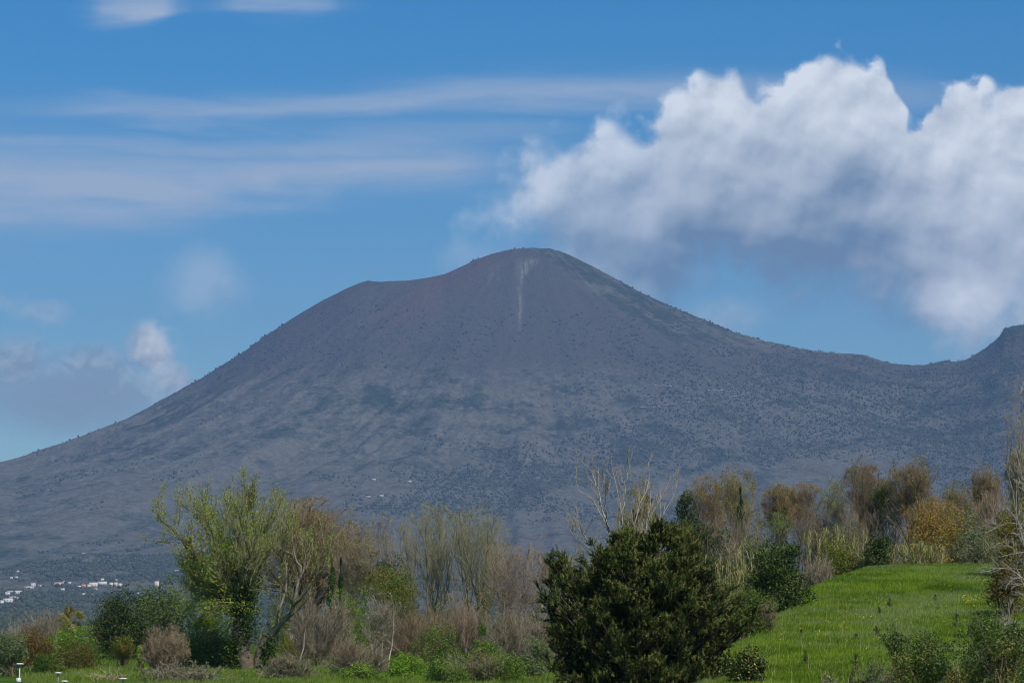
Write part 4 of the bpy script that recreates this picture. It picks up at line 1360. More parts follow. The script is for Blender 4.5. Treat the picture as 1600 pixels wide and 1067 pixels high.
tree(592, 1010, 800, 60, 262, 'slender leafless tree with pale upright twigs left of the bushy ivy stump', 105, bark='bark_pale', twig='twig_grey', leaf='bud_pale', leaf_size=.06, leaf_per=3, stems=4, n2=11, n3=7, up=1.2, ang=.4, crown_lo=.25, r0=.07, shape='flat', ivy=.3, fuzz=900, lumps=6)
tree(628, 1010, 806, 50, 264, 'second slender leafless tree, hazy grey, behind the mustard green bush', 106, bark='bark_grey', twig='twig_grey', leaf='bud_pale', leaf_size=.06, leaf_per=3, stems=4, n2=10, n3=6, up=1.2, ang=.4, crown_lo=.25, r0=.06, shape='flat', fuzz=900, lumps=6)
bush(604, 1000, 867, 62, 236, 'dark evergreen top standing behind the mustard green bush', 107, name='evergreen_tree', cat='tree', leaf='leaf_dark', n=5200, size=.13, lobes=18, rise=.4)
bush(606, 1010, 886, 84, 228, 'mustard green bush in front of the slender leafless trees', 108, leaf='leaf_mustard', n=9500, size=.12, lobes=30, lobe_r=.28, leaf2='leaf_green', n2=2500)
bush(640, 1010, 915, 56, 226, 'low mustard brown bush right of the mustard green bush', 109, leaf='leaf_mustard', n=5200, size=.11, lobes=20, leaf2='leaf_rust', n2=1600)
tree(672, 1020, 786, 96, 250, 'tall vase shaped bare tree with a pale green haze of buds and a pointed top', 110, bark='bark_grey', twig='twig_olive', leaf='bud_pale', leaf_size=.07, leaf_per=5, stems=8, n2=13, n3=8, up=1.1, ang=.42, crown_lo=.2, r0=.10, ivy=.22, fuzz=2600, lumps=14)
tree(745, 1020, 789, 100, 246, 'broad vase shaped bare tree with ivy sleeves on its lower stems', 111, bark='bark_grey', twig='twig_olive', leaf='bud_pale', leaf_size=.07, leaf_per=5, stems=9, n2=13, n3=8, up=1.1, ang=.42, crown_lo=.2, r0=.11, ivy=.45, fuzz=2600, lumps=14)
tree(800, 1020, 846, 92, 232, 'pinkish bare tree with pale thin trunks right of the vase shaped trees', 112, bark='bark_pale', twig='twig_pink', leaf='bud_pink', leaf_size=.07, leaf_per=7, stems=8, n2=11, n3=7, up=.8, crown_lo=.2, r0=.06)
tree(845, 1010, 838, 40, 236, 'small bare tree with a twiggy round head left of the dark conifer', 113, bark='bark_grey', twig='twig_pink', stems=3, n2=9, n3=7, up=.7, crown_lo=.4, r0=.05, fuzz=900, lumps=6)
ivy_post(519, 1010, 872, 20, 226, 'ivy covered trunk, left one of the pair under the pale orange tree', 114)
ivy_post(536, 1010, 874, 18, 227, 'ivy covered trunk, right one of the pair under the pale orange tree', 115)
scrub(905, 1010, 850, 70, 215, 'yellowish twiggy shrub behind the left shoulder of the dark conifer', 116, twig='twig_olive', leaf='bud_pale', leaf_per=3, stems=34, n1=8, n2=7)
bush(870, 1040, 905, 64, 205, 'olive green shrub between the small bare tree and the dark conifer', 117, leaf='leaf_olive', n=5200, lobes=20, leaf2='leaf_green', n2=1500)

# --- behind the conifer and along the hill
tree(1000, 980, 748, 74, 205, 'tree with golden brown buds behind the leafless pale branches', 120, bark='bark_grey', twig='twig_olive', leaf='bud_tan', leaf_size=.09, leaf_per=11, stems=6, n2=11, n3=8, crown_lo=.3, r0=.09, ang=.95, up=.3)
bush(996, 980, 772, 50, 208, 'dark ivy mass in the middle of the golden brown budding tree', 121, name='ivy_clump', cat='ivy', leaf='leaf_dark', n=3800, size=.12, lobes=14, lobe_r=.22, rise=.62)
scrub(985, 985, 800, 110, 170, 'tall yellowish brush filling the gap under the leafless pale branches', 122, twig='twig_pale', leaf='bud_pale', leaf_per=2, stems=40, n1=9, n2=7, up=.9)
cypress(1074, 985, 764, 88, 182, 'dark cone shaped conifer with a lumpy narrow top', 123, n=15000, lob=60)
cypress(1106, 985, 818, 60, 186, 'lower dark conifer leaning against the cone shaped conifer', 124, n=7000, lob=30)
tree(1105, 960, 742, 74, 245, 'reddish brown budding tree right of the cone shaped conifer', 125, bark='bark_brown', twig='twig_brown', leaf='bud_tan', leaf_size=.10, leaf_per=9, stems=6, n2=11, n3=8, crown_lo=.25, r0=.10, ang=.95, up=.3)
tree(1152, 960, 731, 72, 248, 'golden budding tree with a dark ivy clad top in its crown', 126, bark='bark_grey', twig='twig_olive', leaf='bud_tan', leaf_size=.10, leaf_per=11, stems=6, n2=11, n3=8, crown_lo=.25, r0=.10, ang=.95, up=.3)
ivy_post(1160, 960, 764, 24, 240, 'ivy wrapped trunk standing up inside the golden budding tree', 127)
scrub(1140, 960, 790, 130, 236, 'purplish brown brush below the golden budding tree', 128, twig='twig_pink', leaf='bud_brown', leaf_per=3, stems=40, n1=8, n2=7, up=.7)
bush(1125, 960, 832, 74, 200, 'dark green holm oak bush below the purplish brown brush, left one', 129, leaf='leaf_dark', n=8500, size=.12, lobes=30, leaf2='leaf_mid', n2=1500)
bush(1172, 950, 838, 66, 204, 'dark green holm oak bush with a greyer crown beside the tall canes', 130, leaf='leaf_olive', n=7000, size=.12, lobes=26)
tree(1216, 940, 800, 34, 232, 'small yellow green tree left of the umbrella shaped trees', 131, leaf='leaf_green', leaf_size=.12, leaf_per=7, stems=3, n2=8, n3=6, crown_lo=.4, r0=.05, fuzz=1200, lumps=6)
tree(1216, 940, 757, 52, 252, 'thin umbrella shaped tree with a tan crown and an ivy sleeve', 132, bark='bark_dark', twig='twig_brown', leaf='bud_tan', leaf_size=.09, leaf_per=9, stems=1, trunk_frac=.6, n1=9, n2=9, n3=8, crown_lo=.55, r0=.09)
tree(1254, 940, 756, 74, 254, 'wide umbrella shaped tree of several thin dark trunks and a tan crown', 133, bark='bark_dark', twig='twig_brown', leaf='bud_tan', leaf_size=.09, leaf_per=7, stems=8, n2=8, n3=8, crown_lo=.5, r0=.07, up=.5)
ivy_post(1222, 940, 796, 30, 236, 'leafy ivy trunk at the foot of the umbrella shaped trees', 134)
scrub(1300, 920, 768, 110, 246, 'brown leafless brush right of the umbrella shaped trees', 135, twig='twig_brown', leaf='bud_brown', leaf_per=4, stems=40, n1=8, n2=7, up=.7)
scrub(1355, 920, 782, 100, 238, 'grey brown leafless brush under the two dark crowned trees', 136, twig='twig_pink', leaf='bud_brown', leaf_per=4, stems=40, n1=8, n2=7, up=.7)
bush(1330, 920, 818, 120, 226, 'dull green thicket in front of the leafless brush', 137, leaf='leaf_olive', n=7000, size=.11, lobes=30, leaf2='bud_brown', n2=2500)
tree(1306, 920, 746, 40, 244, 'small sparse tree with yellow green tips left of the two dark crowned trees', 138, twig='twig_olive', leaf='leaf_tip', leaf_size=.09, leaf_per=3, stems=3, n2=9, n3=7, crown_lo=.5, r0=.06, fuzz=1200, lumps=6)
tree(1350, 920, 718, 66, 240, 'dark crowned tree with fine brown twigs, left one of the two tallest', 139, bark='bark_dark', twig='twig_brown', leaf='bud_brown', leaf_size=.09, leaf_per=11, stems=7, n2=12, n3=9, crown_lo=.35, r0=.09, leaf2='leaf_mid', leaf2_per=4, ang=.95, up=.3)
tree(1428, 920, 714, 92, 236, 'spreading tree with visible dark limbs and yellow green tips, right one of the two tallest', 140, up=.3, bark='bark_dark', twig='twig_brown', leaf='bud_brown', leaf_size=.10, leaf_per=7, stems=1, trunk_frac=.45, n1=10, n2=11, n3=8, crown_lo=.45, r0=.16, ang=.6, leaf2='leaf_tip', leaf2_per=7)
bush(1385, 920, 752, 56, 238, 'olive brown bushy tree between the two dark crowned trees', 141, name='bushy_tree', cat='tree', leaf='leaf_mid', n=5200, size=.12, lobes=22, rise=.45, leaf2='leaf_green', n2=1500)
bush(1462, 905, 788, 104, 178, 'orange yellow shrub in new leaf on the hill crest', 142, name='orange_shrub', cat='shrub', leaf='leaf_orange', n=9000, size=.10, lobes=40, lobe_r=.26, leaf2='leaf_gold', n2=3500, twigs=40)
tree(1458, 905, 780, 100, 180, 'loose orange twigged tree rising from the orange yellow shrub', 143, twig='twig_brown', leaf='leaf_orange', leaf_size=.09, leaf_per=6, stems=8, n2=10, n3=7, crown_lo=.2, r0=.06)
tree(1503, 905, 752, 66, 200, 'yellow orange budding tree left of the rusty tall tree', 144, twig='twig_brown', leaf='leaf_gold', leaf_size=.09, leaf_per=5, stems=6, n2=10, n3=7, crown_lo=.25, r0=.07, ivy=.3)
tree(1540, 905, 728, 50, 202, 'rusty orange tree with a spiky upright top', 145, twig='twig_brown', leaf='leaf_orange', leaf_size=.09, leaf_per=5, stems=6, n2=10, n3=7, crown_lo=.3, r0=.07, up=1.1, ang=.4)
scrub(1555, 905, 756, 74, 190, 'lilac grey leafless brush in front of the rusty orange tree', 146, twig='twig_pink', stems=50, n1=8, n2=7, leaf='bud_pink', leaf_per=2, up=.6)
bush(1520, 905, 800, 60, 176, 'grey green shrub with a dark hollow right of the orange yellow shrub', 147, leaf='leaf_grey', n=4500, size=.10, lobes=22, leaf2='leaf_green', n2=1000)
bush(1530, 900, 842, 60, 165, 'low grey brown shrub at the edge of the hill crest', 148, leaf='leaf_grey', n=4500, size=.09, lobes=20, leaf2='bud_brown', n2=2000)
bush(1592, 905, 790, 92, 140, 'mustard olive bush behind the tangled bare branches', 149, leaf='leaf_mustard', n=11000, size=.10, lobes=36, lobe_r=.28, leaf2='leaf_rust', n2=2500)
tree(1600, 900, 698, 50, 150, 'orange leafed tree rising at the end of the row above the mustard olive bush', 150, twig='twig_pale', leaf='leaf_gold', leaf_size=.08, leaf_per=5, stems=6, n2=10, n3=7, crown_lo=.45, r0=.06)
tree(1606, 905, 590, 62, 128, 'tall leafless grey tree reaching highest at the end of the row', 151, twig='twig_grey', bark='bark_grey', stems=6, n2=7, n3=5, crown_lo=.35, r0=.06, thin=.006, fuzz=300, lumps=12)
bush(1578, 925, 880, 70, 118, 'dark brown bramble hanging over the hill meadow under the tangled branches', 152, name='bramble', leaf='leaf_rust', n=5200, size=.08, lobes=22, leaf2='leaf_ivy', n2=3000)

# --- fuller growth between and behind the named trees
bush(1192, 940, 812, 60, 256, 'brown budding brush showing between the golden budding tree and the thin umbrella shaped tree', 230, name='budding_bush', leaf='bud_brown', n=4200, size=.10, lobes=26, lobe_r=.2, twigs=50)
bush(1284, 935, 806, 70, 262, 'brown budding brush behind the trunks of the wide umbrella shaped tree', 231, name='budding_bush', leaf='bud_brown', n=4200, size=.10, lobes=26, lobe_r=.2, twigs=50)
bush(1392, 930, 790, 74, 256, 'brown budding brush at the feet of the bushy tree between the two tallest', 232, name='budding_bush', leaf='bud_brown', n=4600, size=.10, lobes=28, lobe_r=.2, twigs=50)
bush(1490, 915, 786, 70, 215, 'tan budding brush behind the orange yellow shrub', 233, name='budding_bush', leaf='bud_tan', n=4200, size=.10, lobes=26, lobe_r=.2, twigs=50)
bush(700, 1015, 918, 90, 238, 'olive brown undergrowth at the feet of the vase shaped trees', 234, leaf='leaf_mustard', n=5200, size=.11, lobes=30, leaf2='bud_brown', n2=3000)
bush(775, 1010, 908, 80, 240, 'dull green undergrowth below the pinkish bare tree', 235, leaf='leaf_olive', n=5200, size=.11, lobes=28, leaf2='bud_pink', n2=2500)
bush(556, 1015, 925, 70, 240, 'brown green undergrowth below the pale orange budding tree', 236, leaf='leaf_olive', n=4800, size=.11, lobes=26, leaf2='bud_brown', n2=2500)
bush(840, 1010, 915, 60, 238, 'grey green undergrowth below the small bare tree', 237, leaf='leaf_olive', n=4200, size=.11, lobes=24, leaf2='bud_pink', n2=1600)
bush(446, 1015, 925, 70, 236, 'green undergrowth seen between the ivy grown trunk and its bare side limb', 238, leaf='leaf_mid', n=4800, size=.11, lobes=26, leaf2='leaf_fresh', n2=2000)
# --- canes
canes(1172, 950, 855, 66, 168, 'pale grey green cane clump between the dark bushes', 160, n=95, dry=.35, leaf_len=.75)
canes(1285, 905, 826, 60, 186, 'row of tall straw coloured cane tips behind the round dark bush', 161, n=34, dry=.7, plume=True, hvar=.3)
canes(1330, 900, 818, 60, 180, 'thin green cane stand with tall single stalks right of the straw coloured tips', 162, n=18, dry=.3, hvar=.6)
canes(1104, 960, 855, 34, 165, 'small straw coloured cane clump next to the dark conifer', 163, n=26, dry=.8, plume=True)
canes(1398, 900, 846, 70, 178, 'pale cane stand on the crest left of the orange yellow shrub', 164, n=50, dry=.3, leaf_len=.6)
canes(1438, 895, 850, 60, 172, 'short dry cane fringe at the foot of the orange yellow shrub', 165, n=40, dry=.6, leaf_len=.5)
# --- bushes along the hill's left rim
bush(1216, 948, 852, 96, 125, 'big round dark green bush on the rim of the hill meadow', 170, leaf='leaf_dark', n=22000, size=.085, lobes=54, lobe_r=.22, leaf2='leaf_green', n2=4500)
bush(1160, 985, 914, 70, 112, 'low dark green bush down the rim from the round bush', 171, leaf='leaf_mid', n=8500, size=.08, lobes=30, leaf2='leaf_green', n2=1600)
bush(1186, 975, 926, 60, 115, 'small dark green bush tucked between the round bush and the meadow', 172, leaf='leaf_mid', n=6000, size=.08, lobes=24)
scrub(1190, 958, 940, 40, 113, 'reddish dry twigs lying at the foot of the rim bushes', 173, name='dry_twigs', twig='twig_brown', stems=18, n1=5, n2=4)
bush(1120, 1000, 905, 70, 118, 'brownish green thicket between the conifer and the rim bushes', 174, leaf='leaf_olive', n=6500, size=.09, lobes=26, leaf2='bud_brown', n2=3000)
bush(1312, 905, 845, 66, 160, 'yellowish green bush on the rim right of the big round bush', 175, leaf='leaf_mustard', n=8000, size=.09, lobes=28, leaf2='leaf_mid', n2=2500)
bush(1372, 900, 838, 44, 158, 'dark dense bush on the crest in front of the pale cane stand', 176, leaf='leaf_dark', n=5000, size=.09, lobes=20, leaf2='leaf_olive', n2=1200)
scrub(1278, 915, 858, 50, 150, 'grey crossed twigs between the round bush and the yellowish green bush', 177, twig='twig_grey', stems=28, n1=6, n2=5)
bush(1345, 905, 868, 60, 160, 'low olive brown scrub hiding the meadow edge under the crest', 178, leaf='leaf_olive', n=4000, size=.08, lobes=20, leaf2='bud_brown', n2=1500)

# --- low left corner
scrub(70, 1035, 952, 100, 200, 'bare grey twiggy shrub rising left of the fan palm', 180, twig='twig_grey', stems=44, n1=8, n2=7, up=.8)
scrub(25, 1030, 972, 60, 198, 'pale green grey twiggy shrub in the far lower left', 181, twig='twig_pale', leaf='leaf_grey', leaf_per=3, stems=34, n1=8, n2=7, up=.9)
bush(52, 1062, 985, 70, 182, 'rust brown bush in front of the bare grey twiggy shrub', 182, leaf='leaf_rust', n=8000, size=.10, lobes=28, twig='twig_grey')
bush(92, 1045, 978, 56, 186, 'fresh light green bush under the fan palm', 183, leaf='leaf_bright', n=6500, size=.10, lobes=24, leaf2='leaf_green', n2=1500)
bush(128, 1045, 978, 60, 190, 'bright green bush between the fan palm and the dark evergreens', 184, leaf='leaf_green', n=6500, size=.10, lobes=24)
bush(114, 1052, 1000, 66, 180, 'brown green bush with a dark underside at the meadow edge', 185, leaf='leaf_rust', n=6500, size=.09, lobes=24, leaf2='leaf_mid', n2=2500)
bush(12, 1085, 990, 56, 165, 'grey leafed bush in the bottom left corner', 186, leaf='leaf_grey', n=8000, size=.09, lobes=26, leaf2='leaf_mid', n2=1800)
bush(66, 1085, 1024, 72, 166, 'low dark green bush behind the small white topped lamps', 187, leaf='leaf_mid', n=8000, size=.09, lobes=26, leaf2='leaf_green', n2=2200)
bush(192, 1046, 993, 44, 188, 'small round olive tree with a thin trunk on the meadow', 188, name='olive_tree', cat='tree', leaf='leaf_mustard', n=4200, size=.09, lobes=18, rise=.3)
scrub(256, 1052, 976, 74, 171, 'pinkish grey twiggy shrub in front of the tall evergreen tree', 189, twig='twig_pink', leaf='bud_pink', leaf_per=3, stems=50, n1=8, n2=8)
bush(222, 1052, 1008, 22, 174, 'little light green sapling standing alone on the meadow', 190, name='young_tree', cat='tree', leaf='leaf_bright', n=2400, size=.09, lobes=12)
bush(316, 1056, 905, 84, 188, 'loose light green young trees left of the ivy grown trunk', 195, name='young_thicket', leaf='leaf_fresh', n=9000, size=.11, lobes=40, lobe_r=.2, leaf2='leaf_green', n2=2000, twig='twig_olive', twigs=60)
bush(300, 1056, 990, 90, 186, 'low green undergrowth bush left of the ivy grown trunk', 191, leaf='leaf_green', n=8500, size=.10, lobes=34, leaf2='leaf_mustard', n2=2500)
bush(335, 1052, 985, 70, 184, 'green brambly bush touching the ivy grown trunk', 192, leaf='leaf_mid', n=7500, size=.10, lobes=30, leaf2='leaf_fresh', n2=2500)
scrub(290, 1090, 1032, 150, 150, 'wide low thicket of bare grey twigs along the bottom edge', 193, name='bare_thicket', twig='twig_grey', stems=70, n1=7, n2=6, up=.6, leaf='leaf_grey', leaf_per=1)
scrub(165, 1082, 1040, 90, 150, 'thin dry stalks standing in the grass by the lamps', 194, name='dry_stalks', twig='cane', stems=40, n1=2, n2=2, up=1.2)

# --- tangled middle between the ivy tree and the conifer
scrub(505, 1060, 918, 110, 186, 'rounded tangle of dark grey twigs under the pair of ivy covered trunks', 200, twig='twig_grey', stems=48, n1=8, n2=7, wild=.18)
bush(470, 1052, 980, 74, 196, 'mustard brown low bush right of the ivy grown trunk', 201, leaf='leaf_mustard', n=6500, size=.10, lobes=26, leaf2='leaf_rust', n2=1600)
bush(540, 1040, 916, 80, 206, 'yellow green scrubby bush behind the rounded tangle', 202, leaf='leaf_green', n=6000, size=.10, lobes=28, leaf2='leaf_fresh', n2=3500)
tree(596, 1068, 925, 62, 172, 'small leafless tree with a pale forked trunk', 203, fuzz=500, lumps=12, bark='bark_pale', twig='twig_grey', stems=4, n2=9, n3=7, crown_lo=.35, r0=.10, up=.4, ang=.8)
scrub(645, 1055, 940, 120, 190, 'brownish thicket of arching stems right of the pale forked trunk', 204, twig='twig_brown', stems=40, n1=8, n2=7, wild=.15, leaf='bud_brown', leaf_per=1)
scrub(560, 1082, 990, 120, 160, 'low sprawling bare tangle with curved stems near the bottom edge', 205, twig='twig_grey', stems=46, n1=7, n2=6, wild=.2, up=.2, leaf='leaf_green', leaf_per=1)
scrub(450, 1090, 1020, 100, 156, 'greenish grey scrub beside the foot of the ivy grown trunk', 206, twig='twig_grey', leaf='leaf_grey', leaf_per=3, stems=46, n1=7, n2=6)
bush(642, 1085, 1022, 70, 158, 'bright green leafy bush near the bottom edge', 207, leaf='leaf_bright', n=7500, size=.09, lobes=28, leaf2='leaf_green', n2=1500)
scrub(715, 1050, 925, 100, 196, 'grey pink upright brush under the vase shaped trees', 208, twig='twig_pink', stems=40, n1=8, n2=7, up=.8, leaf='bud_pink', leaf_per=1)
bush(690, 1070, 975, 90, 178, 'dull green scrub with scattered fresh leaves in the middle of the tangle', 209, leaf='leaf_mid', n=6500, size=.09, lobes=30, leaf2='leaf_bright', n2=1600)
bush(760, 1075, 976, 46, 165, 'small leaf green bush with two bright knots of leaves', 210, leaf='leaf_green', n=4200, size=.09, lobes=16, leaf2='leaf_bright', n2=1400)
scrub(800, 1060, 935, 90, 180, 'grey brown brush of fine twigs left of the dark conifer', 211, twig='twig_grey', stems=40, n1=8, n2=7, leaf='leaf_grey', leaf_per=1)
scrub(842, 1050, 955, 60, 170, 'grey tangled shrub touching the left side of the dark conifer', 212, twig='twig_grey', stems=44, n1=8, n2=7, wild=.16)
bush(836, 1055, 995, 50, 160, 'grey green leafy shrub on the grass left of the dark conifer', 213, leaf='leaf_grey', n=4200, size=.09, lobes=20, leaf2='leaf_green', n2=1800)
scrub(745, 1095, 1010, 120, 150, 'mixed bare and green scrub along the bottom edge left of the conifer', 214, twig='twig_grey', leaf='leaf_green', leaf_per=4, stems=42, n1=7, n2=6, up=.6)
bush(795, 1090, 1020, 60, 150, 'fresh green weedy bush left of the conifer foot', 217, leaf='leaf_green', n=5000, size=.08, lobes=24, leaf2='leaf_bright', n2=1500)
bush(565, 1092, 1036, 70, 152, 'low green weeds under the sprawling bare tangle', 218, leaf='leaf_green', n=5000, size=.08, lobes=24, leaf2='leaf_bright', n2=1200)
bush(700, 1095, 1030, 70, 148, 'green weedy bush at the bottom edge in the middle', 215, leaf='leaf_green', n=6000, size=.08, lobes=26, leaf2='leaf_olive', n2=2000)
scrub(900, 960, 905, 60, 150, 'silvery twigs showing between the conifer knob and its main crown', 216, twig='twig_pale', stems=26, n1=7, n2=6)

# --- bottom right
bush(1434, 1110, 990, 112, 66, 'glossy leafed dark bush with a brownish top, left one in the corner', 220, leaf='leaf_glossy', n=24000, size=.05, lobes=44, lobe_r=.25, aspect=.5, leaf2='bud_tan', n2=300)
bush(1560, 1110, 966, 170, 64, 'large glossy leafed bush filling the bottom right corner', 221, leaf='leaf_glossy', n=42000, size=.05, lobes=60, lobe_r=.22, aspect=.5, leaf2='leaf_mid', n2=1500)
bush(1500, 1110, 1042, 60, 67, 'low tan tinged bush wedged between the two glossy bushes', 222, leaf='bud_tan', n=3500, size=.05, lobes=18, leaf2='leaf_glossy', n2=2500)
scrub(1365, 1105, 1036, 90, 74, 'low grey brown scrub left of the glossy bushes', 223, twig='twig_grey', leaf='leaf_olive', leaf_per=4, leaf_size=.045, stems=40, n1=8, n2=7, thin=.004, r=.01)
scrub(1300, 1100, 1052, 60, 78, 'pale dry weeds at the bottom edge of the hill meadow', 224, name='dry_weeds', twig='twig_pale', leaf='cane_leaf', leaf_per=3, leaf_size=.05, stems=40, n1=5, n2=5, thin=.004, r=.008, up=1.0)
scrub(1566, 1000, 925, 60, 84, 'thin weed with yellow tips growing above the large glossy bush', 225, name='yellow_weed', twig='twig_pale', leaf='leaf_gold', leaf_per=3, leaf_size=.035, stems=12, n1=7, n2=6, thin=.004, r=.012, up=.8)
bush(1168, 1100, 1012, 62, 86, 'low juniper shrub sticking out right of the big conifer', 226, name='juniper', leaf='leaf_conifer', n=7000, size=.07, lobes=26, lobe_r=.24, leaf2='leaf_conifer_light', n2=900)

# --- young conifers planted on the hill meadow
def sapling(px, py, hpx, Y, label, seed):
    rng = np.random.default_rng(seed)
    # the distance at which the meadow is seen at this height
    ys = np.linspace(62, 165, 400)
    pr = np.array([at(px, py, y) for y in ys])
    hit = np.flatnonzero(G(pr[:, 0], ys) >= pr[:, 2])
    Y = ys[hit[0]] if len(hit) else Y
    a = at(px, py, Y)
    foot = (a[0], Y, float(G(a[0], Y)) - 0.03)
    h = metres(hpx, Y)
    e = empty('sapling', foot, label, 'sapling', 'young conifers planted on the hill meadow')
    part('stem', tubes(np.array([[[0, 0, 0], [0.01, 0, h * .6], [0, 0, h]]]), np.array([[.018, .012, .005]]), 5), M['bark_dark'], e)
    n = 24; z = rng.uniform(0.08, 0.95, n); th = rng.uniform(0, 6.283, n); rl = h * .30 * (1.05 - z) + .04
    st = np.stack([0 * z, 0 * z, z * h], 1); en = st + np.stack([np.cos(th) * rl, np.sin(th) * rl, rl * .35], 1)
    br = stem_lines(en, 4, rng, start=st)
    part('branches', tubes(br, np.linspace(.008, .004, 4)[None] * np.ones((n, 1)), 3), M['bark_dark'], e)
    part('needles', leaves(along(br, 12, rng, .1, .02), .05, rng, .3), M['sapling'], e)


sapling(1374, 962, 14, 110, 'young conifer on the meadow straight below the pale cane stand', 301)
sapling(1369, 996, 18, 100, 'bushy young conifer on the meadow nearest above the left glossy bush', 302)
sapling(1337, 1004, 16, 95, 'faint young conifer on the meadow left of the bushy one', 303)
sapling(1390, 950, 18, 115, 'thin young conifer on the meadow, highest up the slope', 304)
sapling(1494, 980, 30, 100, 'tallest dark young conifer on the meadow above the large glossy bush', 305)
sapling(1461, 942, 14, 115, 'small young conifer on the meadow below the orange yellow shrub', 306)
sapling(1381, 1010, 18, 95, 'slim young conifer just right of the bushy one', 307)
sapling(1337, 1052, 34, 82, 'tall thin young conifer on the meadow beside the dry weeds', 308)
sapling(1514, 998, 14, 95, 'small young conifer at the top of the large glossy bush', 309)
sapling(1203, 992, 26, 105, 'young conifer on the meadow edge nearest the rim bushes', 310)
sapling(1252, 994, 12, 100, 'little young conifer in the middle of the lower meadow', 311)
sapling(1258, 1040, 26, 88, 'faint young conifer near the bottom of the meadow', 312)

# ================================================================== grass: real blades on the ground
def tuft_shape(sd, n_, w, spread):
    r_ = np.random.default_rng(sd)
    ph = r_.uniform(0, 6.283, n_)
    bx, by = r_.normal(size=n_) * spread, r_.normal(size=n_) * spread
    hf = r_.uniform(.45, 1.2, n_)[:, None]
    b = np.stack([bx, by, np.full(n_, -.05)], 1)
    l = np.stack([np.cos(ph) * .35 + .22, np.sin(ph) * .35 + .12, 0 * ph], 1)
    s = np.stack([np.cos(ph * 3), np.sin(ph * 3), 0 * ph], 1) * w
    m_ = b + [0, 0, 1] * hf * .6 + l * hf * .35
    t_ = b + [0, 0, 1] * hf * .92 + l * hf
    V_ = np.stack([b - s, b + s, m_ + s * .8, m_ - s * .8, t_ - s * .05, t_ + s * .05], 1).reshape(-1, 3)
    k = np.arange(n_)[:, None] * 6
    return V_, np.concatenate([k + np.array([[0, 1, 2, 3]]), k + np.array([[3, 2, 5, 4]])])


def grass_blades(name, px0, px1, Y0, Y1, n, h, w, mat, seed, label, mask=None, tuft=7):
    rng = np.random.default_rng(seed)
    y = Y0 + (Y1 - Y0) * rng.uniform(0, 1, n)
    xa, xb = (px0 - 800) / F * y, (px1 - 800) / F * y
    x = xa + (xb - xa) * rng.uniform(0, 1, n)
    keep = np.ones(n, bool) if mask is None else mask(x, y, rng)
    x, y = x[keep], y[keep]; n = len(x)
    patch = .7 * fbm(x / 3.0, y / 7.0, seed + 3, 3)
    hh = h * np.clip(1 + 0.75 * patch, .35, 2.2) * rng.uniform(.75, 1.25, n)
    wind = fbm(x / 6, y / 6, seed + 9, 3) * 1.3
    rot = np.stack([rng.normal(size=n) * .12, rng.normal(size=n) * .12, wind + rng.normal(size=n) * .5], 1)
    scl = np.stack([h * np.ones(n), h * np.ones(n), hh], 1)
    srcs = [tuft_shape(seed * 10 + i, tuft, w / h, .50) for i in range(8)]
    o = scatter(name, np.stack([x, y, G(x, y) - .01], 1), rot, scl, srcs, mat, None, seed)
    return tag(o, label, kind='stuff')


def grass_mat(name, a, b, c_, d):
    m = new_mat(name)
    pos, isl = position()
    n1 = noise(pos, 0.28, 4.0, 0.6, 0.4); n2_ = noise(pos, 1.5, 3.0, 0.6)
    c = mixc((n1.smooth(.38, .62) * .75 + isl * .35 - .05).clamp(), a, b)
    c = mixc((n2_ * .6 + isl * .55 - .1).smooth(.55, .95) * .75, c, c_)
    c = mixc(noise(pos, 0.16, 4.0, .65).smooth(.44, .60) * .75, c, d)
    return finish(m, c, .6, .1, transl=.35)


gmat = grass_mat('grass_blades', (0.058, 0.120, 0.003), (0.170, 0.262, 0.012), (0.36, 0.42, 0.14), (0.20, 0.262, 0.085))
gmat2 = grass_mat('grass_blades_left', (0.085, 0.145, 0.010), (0.17, 0.245, 0.03), (0.28, 0.34, 0.11), (0.15, 0.20, 0.06))
grass_blades('hill_grass', 1080, 1640, 62, 158, 90000, .17, .0085, gmat, 1, 'long fresh green grass covering the hill meadow', mask=lambda x, y, r: (x > 2.5) & (r.uniform(size=len(x)) < np.clip(1.35 - (y - 60) / 140, .5, 1)))
grass_blades('meadow_grass', 40, 1150, 118, 232, 34000, .30, .018, gmat2, 2, 'green grass between the bushes in the park', tuft=6, mask=lambda x, y, r: x < 8)

# yellow flowers on the hill meadow
rng = np.random.default_rng(77)
spots = []
for cx_, cy_, s_, n_ in ((1525, 940, 22, 34), (1535, 912, 10, 14), (1515, 948, 8, 26), (1420, 965, 40, 22), (1330, 975, 40, 26), (1290, 1000, 30, 18), (1580, 950, 20, 18), (1250, 985, 40, 8), (1545, 925, 8, 14)):
    for _ in range(n_):
        px_, py_ = cx_ + rng.normal() * s_, cy_ + rng.normal() * s_ * .4
        ys = np.linspace(66, 150, 120)
        pr = np.array([at(px_, py_, y) for y in ys])
        hit = np.flatnonzero(G(pr[:, 0], ys) >= pr[:, 2])
        if len(hit): spots.append((pr[hit[0], 0], ys[hit[0]]))
spots = np.array(spots)
fz = G(spots[:, 0], spots[:, 1])
fp = np.stack([spots[:, 0], spots[:, 1], fz + rng.uniform(.22, .38, len(fz))], 1)
fm = flat_mat('flower_yellow', (0.62, 0.50, 0.03), .6, .15)
fv, fq = leaves(np.repeat(fp, 4, axis=0) + rng.normal(size=(len(fp) * 4, 3)) * .02, .032, rng, .9)
tag(link('flowers', mesh_from('flowers', fv, fq), fm), 'tiny yellow wild flowers scattered over the hill meadow', kind='stuff')
sv = stem_lines(fp, 3, rng, start=np.stack([spots[:, 0], spots[:, 1], fz - .02], 1))
